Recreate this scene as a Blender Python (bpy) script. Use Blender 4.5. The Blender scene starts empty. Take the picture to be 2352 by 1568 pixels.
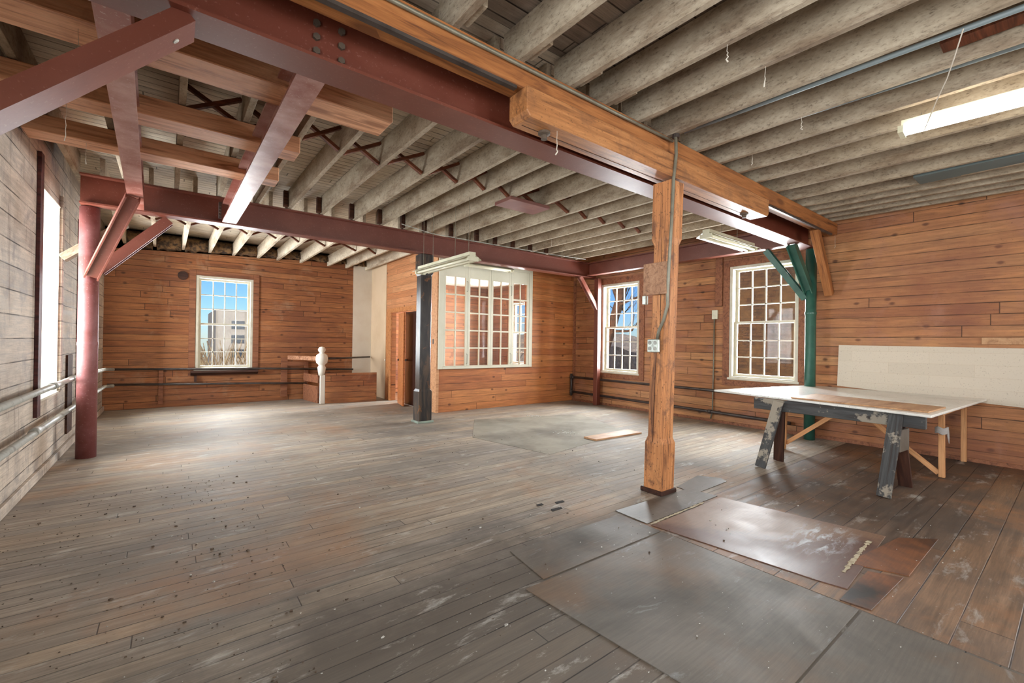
import bpy, math, random
from mathutils import Vector, Matrix
random.seed(7)
sc = bpy.context.scene
COL = sc.collection
# ------------------------------------------------------------------ camera
f_px = 1013.218
yaw, pit, rol = math.radians(52.3858), math.radians(0.18246), math.radians(0.80234)
fw = Vector((math.cos(yaw)*math.cos(pit), math.sin(yaw)*math.cos(pit), math.sin(pit)))
rt = Vector((math.sin(yaw), -math.cos(yaw), 0)); up = rt.cross(fw)
r2 = rt*math.cos(rol) + up*math.sin(rol); u2 = -rt*math.sin(rol) + up*math.cos(rol)
cd = bpy.data.cameras.new('camera'); cam = bpy.data.objects.new('camera', cd); COL.objects.link(cam)
cd.sensor_width = 36; cd.lens = f_px/2352*36; cd.clip_start = 0.05; cd.clip_end = 500
cam.matrix_world = Matrix(((r2.x, u2.x, -fw.x, 0), (r2.y, u2.y, -fw.y, 0), (r2.z, u2.z, -fw.z, 1.35), (0, 0, 0, 1)))
sc.camera = cam
# ------------------------------------------------------------------ world, sun, daylight, exposure
sc.view_settings.view_transform = 'Standard'; sc.view_settings.look = 'None'
sc.view_settings.gamma = 1; sc.view_settings.use_curve_mapping = False
sc.view_settings.exposure = 0.12
sc.cycles.use_denoising = True; sc.cycles.use_adaptive_sampling = True; sc.cycles.adaptive_threshold = 0.025
sc.cycles.max_bounces = 7; sc.cycles.diffuse_bounces = 4; sc.cycles.glossy_bounces = 3
sc.cycles.transparent_max_bounces = 10; sc.cycles.caustics_reflective = False; sc.cycles.caustics_refractive = False
sc.cycles.sample_clamp_indirect = 6
w = bpy.data.worlds.new('world'); sc.world = w; w.use_nodes = True
nt = w.node_tree; nt.nodes.clear()
sky = nt.nodes.new('ShaderNodeTexSky'); sky.sky_type = 'NISHITA'; sky.sun_disc = False
sky.sun_elevation = math.radians(38); sky.sun_rotation = math.radians(180); sky.air_density = 1.0; sky.dust_density = 0.1; sky.ozone_density = 4.0
bg = nt.nodes.new('ShaderNodeBackground'); bg.inputs['Strength'].default_value = 0.10
wo = nt.nodes.new('ShaderNodeOutputWorld')
hs = nt.nodes.new('ShaderNodeHueSaturation'); hs.inputs['Saturation'].default_value = 1.2
nt.links.new(sky.outputs[0], hs.inputs['Color']); tn = nt.nodes.new('ShaderNodeMix'); tn.data_type = 'RGBA'; tn.blend_type = 'MULTIPLY'; tn.inputs[0].default_value = 1; tn.inputs[7].default_value = (.72, .92, 1.3, 1)
nt.links.new(hs.outputs[0], tn.inputs[6]); nt.links.new(tn.outputs[2], bg.inputs[0]); nt.links.new(bg.outputs[0], wo.inputs[0])
sd = bpy.data.lights.new('sun', 'SUN'); sd.energy = 4.0; sd.angle = 0.01; sd.color = (1, .94, .84)
so = bpy.data.objects.new('sun', sd); COL.objects.link(so)
so.rotation_euler = Vector((0.2, 1.0, -0.8)).to_track_quat('-Z', 'Y').to_euler()
def daylight(name, loc, direction, sx, sy, power, color=(0.93, 0.97, 1.0), spread=175):
    d = bpy.data.lights.new(name, 'AREA'); d.shape = 'RECTANGLE'; d.size = sx; d.size_y = sy
    d.energy = power; d.color = color; d.spread = math.radians(spread)
    o = bpy.data.objects.new(name, d); COL.objects.link(o); o.location = loc
    o.rotation_euler = Vector(direction).to_track_quat('-Z', 'Y').to_euler(); o.visible_camera = False
daylight('daylight_back_window', (0.87, 11.8, 1.75), (0, -1, 0.0), 1.3, 2.2, 270)
daylight('daylight_far_window', (8.25, 6.1, 1.75), (-1, -.1, 0.0), 1.2, 2.1, 420)
daylight('daylight_brick_window', (8.25, 3.2, 1.8), (-1, 0, 0.0), 1.2, 2.1, 400)
daylight('daylight_left_window', (-1.8, 6.5, 1.8), (1, 0, 0.0), 1.3, 2.2, 400)
daylight('back_left_fill', (-1.8, 9.5, 1.8), (1, -.1, 0.0), 1.3, 2.2, 460)  # added fill for the back of the room, through an invented window
daylight('daylight_left_window_near', (-1.8, 0.3, 1.8), (1, 0.35, 0.15), 1.3, 2.2, 400)
daylight('daylight_left_window_rear', (-1.8, -2.2, 1.8), (1, 0.3, 0), 1.3, 2.2, 150)
daylight('daylight_right_window_rear', (8.25, -1.6, 1.8), (-1, 0.3, 0), 1.3, 2.2, 260)
daylight('rear_fill', (3.3, -4.9, 1.9), (0, 1, 0.05), 3.6, 2.4, 540, (1.0, .97, .93))  # added soft fill behind the camera, evens out the contrast
daylight('daylight_inner_room', (8.25, 9.55, 1.7), (-1, 0, 0.0), 1.2, 2.0, 1300)
# ------------------------------------------------------------------ material helpers
def S(*c):
    return tuple(((x/255/12.92) if x/255 <= .04045 else ((x/255+.055)/1.055)**2.4) for x in c) + (1,)
class NT:
    def __init__(s, name):
        s.m = bpy.data.materials.new(name); s.m.use_nodes = True; s.t = s.m.node_tree; s.t.nodes.clear()
        s.out = s.t.nodes.new('ShaderNodeOutputMaterial')
    def n(s, typ, ins=(), **kw):
        nd = s.t.nodes.new('ShaderNode'+typ)
        for k, v in kw.items(): setattr(nd, k, v)
        for k, v in (ins.items() if isinstance(ins, dict) else enumerate(ins)):
            if v is None: continue
            if isinstance(v, bpy.types.NodeSocket): s.t.links.new(v, nd.inputs[k])
            else:
                nd.inputs[k].default_value = v
        return nd
    def math(s, op, a, b=None, c=None): return s.n('Math', (a, b, c), operation=op).outputs[0]
    def vec(s, x, y, z=0.0): return s.n('CombineXYZ', (x, y, z)).outputs[0]
    def noise(s, v, scale=1, detail=4, rough=.55, dist=0, out=0):
        return s.n('TexNoise', {'Vector': v, 'Scale': scale, 'Detail': detail, 'Roughness': rough, 'Distortion': dist}).outputs[out]
    def ramp(s, v, stops):
        nd = s.n('ValToRGB', (v,)); cr = nd.color_ramp
        while len(cr.elements) > 1: cr.elements.remove(cr.elements[-1])
        for i, (p, c) in enumerate(stops):
            if not isinstance(c, tuple): c = (c, c, c, 1)
            e = cr.elements[0] if i == 0 else cr.elements.new(p)
            e.position = p; e.color = c
        return nd.outputs[0]
    def mix(s, fac, a, b, mode='MIX'):
        nd = s.n('Mix', data_type='RGBA', blend_type=mode)
        for i, v in ((0, fac), (6, a), (7, b)):
            if isinstance(v, bpy.types.NodeSocket): s.t.links.new(v, nd.inputs[i])
            else: nd.inputs[i].default_value = v
        return nd.outputs[2]
    def rng(s, v, a, b, c=0.0, d=1.0):
        return s.n('MapRange', (v, a, b, c, d)).outputs[0]
    def bsdf(s, col, rough=.6, bump=None, bstr=.3, bdist=.01, metal=0, spec=.5, coat=0):
        b = s.n('BsdfPrincipled', {'Base Color': col, 'Roughness': rough, 'Metallic': metal, 'Specular IOR Level': spec, 'Coat Weight': coat})
        if bump is not None:
            bp = s.n('Bump', {'Strength': bstr, 'Distance': bdist, 'Height': bump}); s.t.links.new(bp.outputs[0], b.inputs['Normal'])
        s.t.links.new(b.outputs[0], s.out.inputs[0]); return s.m
def planks(name, axes, w, L, tones, g=.0025, groove=.25, grain=.5, knots=0.0, stain=None, stain_lo=.5, stain_hi=.75, stain_scale=1.0,
           stain2=None, s2=(.55, .75, .6), rough=(.55, .8), spec=.4, off=0.0, vstain=None, endseam=True, bstr=.35, wear=None, speck=0, dark_zone=None):
    N = NT(name)
    pos = N.n('NewGeometry').outputs['Position']; sp = N.n('SeparateXYZ', (pos,))
    wob = N.noise(pos, .8, 2)
    u = sp.outputs['XYZ'.index(axes[0])]; v0 = sp.outputs['XYZ'.index(axes[1])]
    v = N.math('ADD', v0, N.math('MULTIPLY', N.math('SUBTRACT', wob, .5), .012))
    vs = N.math('ADD', N.math('DIVIDE', v, w), off)
    row = N.math('FLOOR', vs); fr = N.math('FRACT', vs)
    rr = N.n('TexWhiteNoise', {'W': row}, noise_dimensions='1D').outputs[0]
    us = N.math('ADD', N.math('DIVIDE', u, L), N.math('MULTIPLY', rr, 7.3))
    cl = N.math('FLOOR', us); fu = N.math('FRACT', us)
    rb = N.n('TexWhiteNoise', {'Vector': N.vec(row, cl)}, noise_dimensions='2D').outputs[0]
    gv = N.vec(N.math('ADD', N.math('MULTIPLY', u, 1.3), N.math('MULTIPLY', rb, 37.)), N.math('ADD', N.math('MULTIPLY', v, 17.), N.math('MULTIPLY', rb, 91.)))
    gr = N.noise(gv, 1, 6, .62, 1.2)
    fine = N.noise(N.vec(N.math('MULTIPLY', u, 5.), N.math('MULTIPLY', v, 130.)), 1, 3, .6)
    n = len(tones); base = N.ramp(rb, [((i+.0)/(n-1), t) for i, t in enumerate(tones)])
    gc = N.rng(gr, .3, .7, 1-grain, 1+grain*.55)
    base = N.mix(1.0, base, N.n('CombineColor', (gc, gc, gc)).outputs[0], 'MULTIPLY')
    fc = N.rng(fine, .3, .7, .82, 1.14)
    base = N.mix(1.0, base, N.n('CombineColor', (fc, fc, fc)).outputs[0], 'MULTIPLY')
    if knots:
        vn = N.n('TexVoronoi', {'Vector': N.vec(N.math('MULTIPLY', u, 3.0), N.math('MULTIPLY', v, 4.6)), 'Scale': 1.0, 'Randomness': 1.0}, voronoi_dimensions='2D')
        gate = N.math('GREATER_THAN', N.n('SeparateColor', (vn.outputs['Color'],)).outputs[0], 1-knots)
        kd = N.math('MULTIPLY', N.rng(N.math('ADD', vn.outputs['Distance'], N.math('MULTIPLY', N.math('SUBTRACT', gr, .5), .12)), .05, .13, 1, 0), gate)
        base = N.mix(N.math('MULTIPLY', kd, .75), base, S(62, 34, 22))
    if stain:
        st = N.noise(pos, stain_scale, 5, .6)
        base = N.mix(N.rng(st, stain_lo, stain_hi, 0, .85), base, stain)
    if stain2:
        st2 = N.noise(N.n('VectorMath', (pos, (7.3, 3.1, 9.7)), operation='ADD').outputs[0], s2[2], 6, .65, .4)
        base = N.mix(N.rng(st2, s2[0], s2[1], 0, .8), base, stain2)
    if vstain:
        sv = N.noise(N.vec(N.math('MULTIPLY', u, 7.), N.math('MULTIPLY', v, .8)), 1, 5, .7, .6)
        base = N.mix(N.rng(sv, .56, .74, 0, .75), base, vstain)
    if speck:
        dk_ = N.noise(N.vec(N.math('MULTIPLY', u, 38.), N.math('MULTIPLY', v, 75.)), 1, 4, .7)
        base = N.mix(N.rng(dk_, .60, .70, 0, speck), base, S(60, 36, 26))
    if dark_zone:  # blends in a darker tone inside a soft noisy oval
        gx = N.math('DIVIDE', N.math('SUBTRACT', sp.outputs[0], dark_zone[0]), dark_zone[2]); gy = N.math('DIVIDE', N.math('SUBTRACT', sp.outputs[1], dark_zone[1]), dark_zone[3])
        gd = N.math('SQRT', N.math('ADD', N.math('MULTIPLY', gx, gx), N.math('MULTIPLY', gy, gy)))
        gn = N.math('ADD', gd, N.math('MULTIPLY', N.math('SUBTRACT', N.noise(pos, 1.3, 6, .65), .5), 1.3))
        base = N.mix(N.rng(gn, .75, 1.25, .8, 0), base, dark_zone[4])
    if wear:
        wv = N.noise(N.vec(N.math('MULTIPLY', u, 2.2), N.math('MULTIPLY', v, 7.)), 1, 7, .72, .3)
        base = N.mix(N.rng(wv, .57, .70, 0, .6), base, wear)
        sk = N.noise(pos, 46, 3, .6)
        base = N.mix(N.rng(sk, .70, .76, 0, .6), base, wear)
    d1 = N.math('MULTIPLY', N.math('MINIMUM', fr, N.math('SUBTRACT', 1, fr)), w)
    gap = N.rng(d1, g*.4, g, 1, 0)
    gapn = N.noise(pos, 2.5, 3)
    gap = N.math('MULTIPLY', gap, N.rng(gapn, .35, .6, .35, 1))
    if endseam:
        d2 = N.math('MULTIPLY', N.math('MINIMUM', fu, N.math('SUBTRACT', 1, fu)), L)
        gap = N.math('MAXIMUM', gap, N.rng(d2, g*.4, g, .8, 0))
    dk = N.mix(1.0, base, (groove, groove*.9, groove*.85, 1), 'MULTIPLY')
    base = N.mix(gap, base, dk)
    ro = N.rng(gr, .3, .7, rough[0], rough[1])
    bh = N.math('SUBTRACT', N.math('ADD', N.math('MULTIPLY', gr, .25), N.math('MULTIPLY', rb, .35)), gap)
    return N.bsdf(base, ro, bh, bstr, .006, spec=spec)
def timber(name, c1, c2, dark, grain=.45, rough=.7, knots=.35, mottle=None, ms=(.5, .72, 3.0), sy=22, spec=.3, speck=0):
    N = NT(name)
    tc = N.n('TexCoord').outputs['Object']; sp = N.n('SeparateXYZ', (tc,))
    rnd = N.n('ObjectInfo').outputs['Random']
    k = N.math('MULTIPLY', rnd, 50.)
    gv = N.vec(N.math('ADD', N.math('MULTIPLY', sp.outputs[0], 1.5), k), N.math('ADD', N.math('MULTIPLY', sp.outputs[1], sy), k), N.math('MULTIPLY', sp.outputs[2], sy))
    gr = N.noise(gv, 1, 6, .6, 1.0)
    base = N.ramp(gr, [(.3, dark), (.48, c2), (.7, c1)])
    fine = N.noise(N.vec(N.math('MULTIPLY', sp.outputs[0], 6.), N.math('MULTIPLY', sp.outputs[1], 120.), N.math('MULTIPLY', sp.outputs[2], 120.)), 1, 3, .6)
    fc = N.rng(fine, .3, .7, .85, 1.12)
    base = N.mix(1.0, base, N.n('CombineColor', (fc, fc, fc)).outputs[0], 'MULTIPLY')
    if knots:
        vn = N.n('TexVoronoi', {'Vector': N.n('VectorMath', (tc, (2.4, 7, 7)), operation='MULTIPLY').outputs[0], 'Scale': 1.0})
        gate = N.math('GREATER_THAN', N.n('SeparateColor', (vn.outputs['Color'],)).outputs[0], 1-knots)
        kd = N.math('MULTIPLY', N.rng(vn.outputs['Distance'], .16, .32, 1, 0), gate)
        base = N.mix(N.math('MULTIPLY', kd, .8), base, dark)
    if speck:
        sk = N.noise(N.vec(N.math('MULTIPLY', sp.outputs[0], 40), N.math('MULTIPLY', sp.outputs[1], 90), N.math('MULTIPLY', sp.outputs[2], 90)), 1, 3, .6)
        base = N.mix(N.rng(sk, .62, .68, 0, speck), base, S(44, 28, 22))
    if mottle:
        pos = N.n('NewGeometry').outputs['Position']
        st = N.noise(pos, ms[2], 5, .65)
        base = N.mix(N.rng(st, ms[0], ms[1], 0, .85), base, mottle)
    return N.bsdf(base, rough, gr, .35, .006, spec=spec)
def paint(name, c, c2=None, lo=.5, hi=.7, scale=3.0, rough=.4, bump=.15, metal=0, spec=.5, speck=None, detail=6):
    N = NT(name)
    pos = N.n('NewGeometry').outputs['Position']
    st = N.noise(pos, scale, detail, .6)
    base = N.mix(N.rng(st, lo, hi, 0, 1), c, c2 or c)
    if speck:
        sk = N.noise(pos, 60, 3, .6)
        base = N.mix(N.rng(sk, .62, .7, 0, .8), base, speck)
    return N.bsdf(base, rough, N.noise(pos, 40, 3), bump, .003, metal=metal, spec=spec)
def glow(name, c, st):
    N = NT(name); e = N.n('Emission', (c, st)); N.t.links.new(e.outputs[0], N.out.inputs[0]); return N.m
def glass(name, tint=(1, 1, 1, 1), dirt=.02):
    N = NT(name)
    tr = N.n('BsdfTransparent', (tint,)); gl = N.n('BsdfGlossy', {'Color': (1, 1, 1, 1), 'Roughness': .03})
    df = N.n('BsdfDiffuse', {'Color': S(190, 185, 175)})
    pos = N.n('NewGeometry').outputs['Position']
    m1 = N.n('MixShader', (.004, tr.outputs[0], gl.outputs[0]))
    m2 = N.n('MixShader', (N.math('MULTIPLY', N.noise(pos, 9, 4), dirt), m1.outputs[0], df.outputs[0]))
    N.t.links.new(m2.outputs[0], N.out.inputs[0]); return N.m
# ------------------------------------------------------------------ materials
WOOD = [S(158, 92, 52), S(182, 112, 64), S(144, 80, 46), S(188, 122, 74), S(168, 100, 58), S(150, 84, 52)]
m_wall_r = planks('orange_wall_boards', 'YZ', .136, 3.6, [S(190, 136, 90), S(174, 118, 76), S(194, 142, 96), S(162, 106, 68), S(182, 126, 82), S(156, 100, 66)], g=.0065, knots=.34, grain=.44, groove=.12, speck=.55,
                  stain=S(128, 74, 54), stain_lo=.46, stain_hi=.72, stain_scale=.7, stain2=S(166, 116, 96), s2=(.52, .76, 1.5), rough=(.5, .75))
m_wall_b = planks('brown_wall_boards', 'XZ', .118, 2.8, [S(170, 112, 70), S(156, 98, 60), S(176, 118, 76), S(146, 90, 56), S(164, 106, 66)], g=.0065, knots=.34, grain=.48, groove=.10, speck=.7,
                  stain=S(120, 74, 54), stain_lo=.48, stain_hi=.76, stain_scale=.7, stain2=S(176, 140, 112), s2=(.56, .8, 1.8), rough=(.5, .8))
m_wall_m = planks('fir_partition_boards', 'XZ', .136, 2.8, [S(196, 126, 74), S(186, 114, 66), S(204, 136, 82), S(176, 106, 62), S(192, 120, 70)], g=.0055, knots=.25, grain=.38, groove=.14, speck=.45,
                  stain=S(158, 94, 66), stain_lo=.5, stain_hi=.78, stain_scale=.8, rough=(.45, .7))
m_wall_h = planks('hall_wall_boards', 'YZ', .136, 2.0, [S(208, 146, 100), S(196, 130, 86), S(214, 154, 108), S(202, 138, 94)], g=.004, knots=.2, grain=.3, groove=.25, speck=.3, rough=(.45, .7))
m_wall_l = planks('whitewashed_wall_boards', 'YZ', .19, 3.6, [S(206, 192, 176), S(190, 176, 162), S(212, 196, 178), S(198, 184, 168), S(182, 170, 158)], g=.0065, groove=.10, grain=.34, speck=.65,
                  stain=S(150, 132, 114), stain_lo=.5, stain_hi=.78, stain_scale=1.6, stain2=S(128, 122, 120), s2=(.52, .72, 3.4), vstain=S(98, 78, 68), rough=(.6, .85), spec=.25)
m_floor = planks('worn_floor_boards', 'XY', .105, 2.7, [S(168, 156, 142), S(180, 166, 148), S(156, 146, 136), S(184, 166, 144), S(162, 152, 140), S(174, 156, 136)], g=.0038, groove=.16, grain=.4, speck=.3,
                 stain=S(112, 104, 96), stain_lo=.46, stain_hi=.66, stain_scale=.5, dark_zone=(1.6, 1.0, 2.4, 1.5, S(78, 70, 62)), stain2=S(170, 128, 94), s2=(.52, .76, .8), wear=S(212, 210, 202), rough=(.6, .8), spec=.42, bstr=.5)
m_floor_w = planks('wide_floor_boards', 'XY', .185, 3.4, [S(128, 102, 80), S(112, 90, 74), S(140, 108, 80), S(104, 86, 72), S(134, 98, 70)], g=.004, groove=.16, grain=.5, speck=.35,
                 stain=S(70, 62, 56), stain_lo=.44, stain_hi=.62, stain_scale=.7, stain2=S(160, 106, 62), s2=(.54, .72, 1.1), wear=S(190, 186, 178), rough=(.5, .68), spec=.5, bstr=.45)
m_ceil = planks('ceiling_boards', 'XY', .125, 2.2, [S(150, 134, 120), S(164, 148, 132), S(138, 120, 106), S(156, 140, 124)], g=.008, groove=.10, grain=.3, speck=.5,
                stain=S(104, 84, 70), stain_lo=.5, stain_hi=.72, stain_scale=2.2, rough=(.7, .9), spec=.2)
m_ceil2 = planks('brightened_whitewash_ceiling', 'XY', .10, 2.2, [S(214, 200, 180), S(200, 186, 166), S(220, 206, 186), S(206, 190, 170)], g=.007, groove=.10, grain=.26, speck=.5,  # whitewash lightened further, window glow on the far ceiling put into the colour
                stain=S(140, 112, 88), stain_lo=.52, stain_hi=.74, stain_scale=1.6, rough=(.7, .9), spec=.2)
def chalky(name, c1, c2, stain, speck):
    """limewashed rough-sawn joist: chalky coat, brown blotches, fine sawn texture"""
    N = NT(name)
    tc = N.n('TexCoord').outputs['Object']; sp = N.n('SeparateXYZ', (tc,)); k = N.math('MULTIPLY', N.n('ObjectInfo').outputs['Random'], 60.)
    q = N.vec(N.math('ADD', N.math('MULTIPLY', sp.outputs[0], 3.), k), N.math('MULTIPLY', sp.outputs[1], 6.), N.math('MULTIPLY', sp.outputs[2], 6.))
    a = N.noise(q, 1, 7, .68, .4); c = N.mix(N.rng(a, .36, .62), c2, c1)
    q2 = N.vec(N.math('ADD', N.math('MULTIPLY', sp.outputs[0], 1.1), k), N.math('MULTIPLY', sp.outputs[1], 5.), N.math('MULTIPLY', sp.outputs[2], 5.))
    b = N.noise(q2, 1, 6, .7); c = N.mix(N.rng(b, .52, .70, 0, .8), c, stain)
    s1 = N.noise(N.vec(N.math('MULTIPLY', sp.outputs[0], 30.), N.math('MULTIPLY', sp.outputs[1], 60.), N.math('MULTIPLY', sp.outputs[2], 60.)), 1, 4, .7)
    c = N.mix(N.rng(s1, .56, .70, 0, .55), c, speck)
    fc = N.rng(s1, .25, .7, 1.12, .84); c = N.mix(1.0, c, N.n('CombineColor', (fc, fc, fc)).outputs[0], 'MULTIPLY')
    return N.bsdf(c, .85, s1, .22, .004, spec=.15)
m_joist = chalky('grey_joist_wood', S(176, 162, 142), S(146, 130, 110), S(110, 88, 70), S(84, 66, 54))
m_joist2 = chalky('brightened_whitewash_joist', S(218, 204, 182), S(194, 178, 156), S(146, 120, 96), S(112, 90, 72))  # whitewash paler than on other joists: window light put into the colour
m_timber = timber('orange_timber', S(178, 118, 70), S(154, 98, 56), S(100, 60, 38), knots=.5, mottle=S(130, 84, 54), ms=(.56, .8, 2.4), rough=.55)
m_corbel = timber('corbel_timber', S(190, 134, 86), S(168, 112, 68), S(104, 66, 44), knots=.5, mottle=S(124, 84, 58), ms=(.54, .74, 4.0), rough=.42, spec=.5, speck=.5)
m_post = timber('worn_post_wood', S(210, 150, 100), S(192, 128, 80), S(104, 66, 46), knots=.5, mottle=S(112, 76, 58), ms=(.55, .68, 6.0), rough=.5, spec=.4, speck=.85)
m_string = timber('pink_stringer_wood', S(232, 180, 142), S(214, 158, 120), S(150, 98, 68), knots=.15, mottle=S(120, 70, 46), ms=(.58, .8, 2.5), rough=.6)
m_brown = timber('brown_strip_wood', S(134, 78, 52), S(104, 58, 38), S(60, 34, 24), knots=0, rough=.7)
m_new = timber('pale_stud_wood', S(212, 160, 112), S(196, 142, 96), S(160, 108, 70), knots=.1, rough=.6)
m_trestle = timber('painted_trestle_wood', S(86, 86, 84), S(66, 66, 66), S(54, 44, 38), knots=.1, mottle=S(158, 148, 132), ms=(.53, .57, 3.6), rough=.6)
m_darkleg = timber('dark_leg_wood', S(84, 54, 40), S(62, 38, 30), S(34, 24, 22), knots=0, rough=.5)
m_casing = timber('brown_casing_wood', S(156, 104, 74), S(140, 90, 64), S(98, 62, 46), knots=.08, sy=18, rough=.6)
m_steel = paint('oxide_red_steel', S(104, 48, 32), S(122, 66, 50), .5, .76, 2.2, rough=.46, speck=S(130, 86, 74), spec=.7)
m_steel2 = paint('pale_pink_steel', S(138, 74, 60), S(188, 148, 138), .40, .68, 3.4, rough=.38, speck=S(190, 160, 150), spec=.55)  # paler and pinker than the oxide red steel
m_green = paint('green_steel', S(40, 82, 70), S(54, 100, 86), .45, .7, 4, rough=.3, spec=.6)
m_bolt = paint('rusty_bolt', S(84, 70, 58), S(56, 44, 38), rough=.7)
m_black = timber('black_painted_post', S(92, 74, 58), S(44, 40, 40), S(28, 26, 28), knots=0, mottle=S(150, 96, 48), ms=(.6, .68, 4.5), rough=.3, sy=8, spec=.6)
m_white = paint('cream_window_paint', S(208, 202, 184), S(190, 183, 164), .45, .7, 6, rough=.45)
m_green_white = paint('pale_green_white_paint', S(224, 220, 200), S(212, 208, 186), .4, .7, 2, rough=.5)
m_plaster = paint('white_plaster', S(226, 218, 204), S(214, 200, 182), .45, .7, 1.2, rough=.7)
m_cream = paint('cream_plaster', S(222, 196, 164), S(210, 182, 148), .45, .7, 1.2, rough=.7)
m_block = None
m_pipe = paint('grey_pipe_paint', S(168, 168, 160), S(120, 116, 108), .5, .68, 9, rough=.4)
m_darkpipe = paint('dark_iron_pipe', S(82, 74, 70), S(58, 48, 44), .45, .7, 6, rough=.4, metal=.3)
m_conduit = paint('grey_conduit', S(132, 128, 112), S(106, 98, 84), .45, .7, 6, rough=.4, metal=.3)
m_fixture = paint('cream_enamel', S(214, 212, 188), S(196, 190, 160), .45, .7, 6, rough=.35)
m_tube_off = paint('fluorescent_tube_off', S(240, 236, 214), rough=.2, bump=0)
m_tube_on = glow('fluorescent_tube_lit', (1, .93, .8, 1), 26)
m_glass = glass('window_glass', (.97, .98, .98, 1), .03)
m_cab_glass = glass('inner_glass', (.95, .93, .92, 1), .16)
m_newel = paint('white_newel_paint', S(242, 238, 226), rough=.35, bump=.05)
m_box = paint('galvanised_box', S(196, 204, 196), S(160, 164, 156), .5, .7, 20, rough=.35, metal=.4)
m_darkboard = timber('dark_slot_board', S(96, 60, 40), S(70, 42, 30), S(40, 24, 18), knots=0, rough=.7)
m_maroon = timber('maroon_batten', S(92, 48, 42), S(70, 34, 32), S(44, 22, 20), knots=0, rough=.5)
m_tabletop = paint('white_table_sheet', S(238, 238, 232), S(216, 214, 206), .5, .72, 2.6, rough=.22, bump=.03, speck=S(170, 160, 148))
m_ply = timber('tan_plywood', S(196, 156, 116), S(182, 138, 100), S(140, 98, 66), knots=.05, sy=8, rough=.55)
m_web = paint('cobweb', S(206, 198, 184), rough=.9)
m_debris = paint('dark_debris', S(74, 60, 48), S(110, 92, 76), .45, .6, 30, rough=.9)
m_flake = paint('plaster_flakes', S(200, 198, 190), S(160, 156, 148), .45, .6, 30, rough=.9)
m_insul = paint('dirty_insulation', S(128, 98, 66), S(60, 46, 36), .42, .6, 14, rough=1, bump=1)
m_blueboard = paint('blue_grey_panel', S(92, 104, 104), S(80, 88, 88), rough=.7)
def block_mat():
    N = NT('white_painted_blocks'); pos = N.n('NewGeometry').outputs['Position']; sp = N.n('SeparateXYZ', (pos,))
    v = N.vec(sp.outputs[1], sp.outputs[2])
    br = N.n('TexBrick', {'Vector': v, 'Color1': S(212, 200, 182), 'Color2': S(205, 193, 175), 'Mortar': S(200, 184, 162), 'Scale': 1.0, 'Mortar Size': .0018, 'Brick Width': .8, 'Row Height': .145, 'Mortar Smooth': .2})
    nz = N.noise(pos, 70, 3)
    c = N.mix(N.rng(nz, .6, .72, 0, .5), br.outputs[0], S(150, 134, 116))
    return N.bsdf(c, .75, N.math('ADD', N.noise(pos, 30, 4), N.math('MULTIPLY', br.outputs[1], -2)), .35, .006)
m_block = block_mat()
def sheet_mat(name, c1, c2, c3, rough=.38, scuff=S(160, 166, 168), so=(.6, .75), sscale=2.0):
    N = NT(name); pos = N.n('NewGeometry').outputs['Position']; sp = N.n('SeparateXYZ', (pos,))
    a = N.noise(pos, 1.6, 5, .6, .5); b = N.noise(N.n('VectorMath', (pos, (4., 9., 0)), operation='ADD').outputs[0], .9, 5, .6)
    c = N.mix(N.rng(a, .38, .66), c1, c2); c = N.mix(N.rng(b, .5, .66, 0, .9), c, c3)
    sc_ = N.noise(N.vec(N.math('MULTIPLY', sp.outputs[0], sscale), N.math('MULTIPLY', sp.outputs[1], sscale*4)), 1, 8, .72, .5)
    c = N.mix(N.rng(sc_, so[0], so[1], 0, .6), c, scuff)
    fi = N.noise(N.vec(N.math('MULTIPLY', sp.outputs[0], 4), N.math('MULTIPLY', sp.outputs[1], 90)), 1, 4, .7)
    fc = N.rng(fi, .3, .7, .84, 1.14); c = N.mix(1.0, c, N.n('CombineColor', (fc, fc, fc)).outputs[0], 'MULTIPLY')
    sk = N.noise(pos, 55, 3, .6); c = N.mix(N.rng(sk, .72, .78, 0, .7), c, scuff)
    return N.bsdf(c, N.rng(a, .3, .7, rough, rough+.18), N.noise(pos, 30, 4), .12, .004, spec=.5)
m_sheet_grey = sheet_mat('grey_floor_sheet', S(104, 96, 86), S(80, 74, 67), S(112, 88, 66), so=(.60, .76), rough=.5)
m_sheet_red = sheet_mat('brown_floor_sheet', S(122, 88, 68), S(98, 66, 52), S(160, 128, 100), so=(.56, .7))
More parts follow.
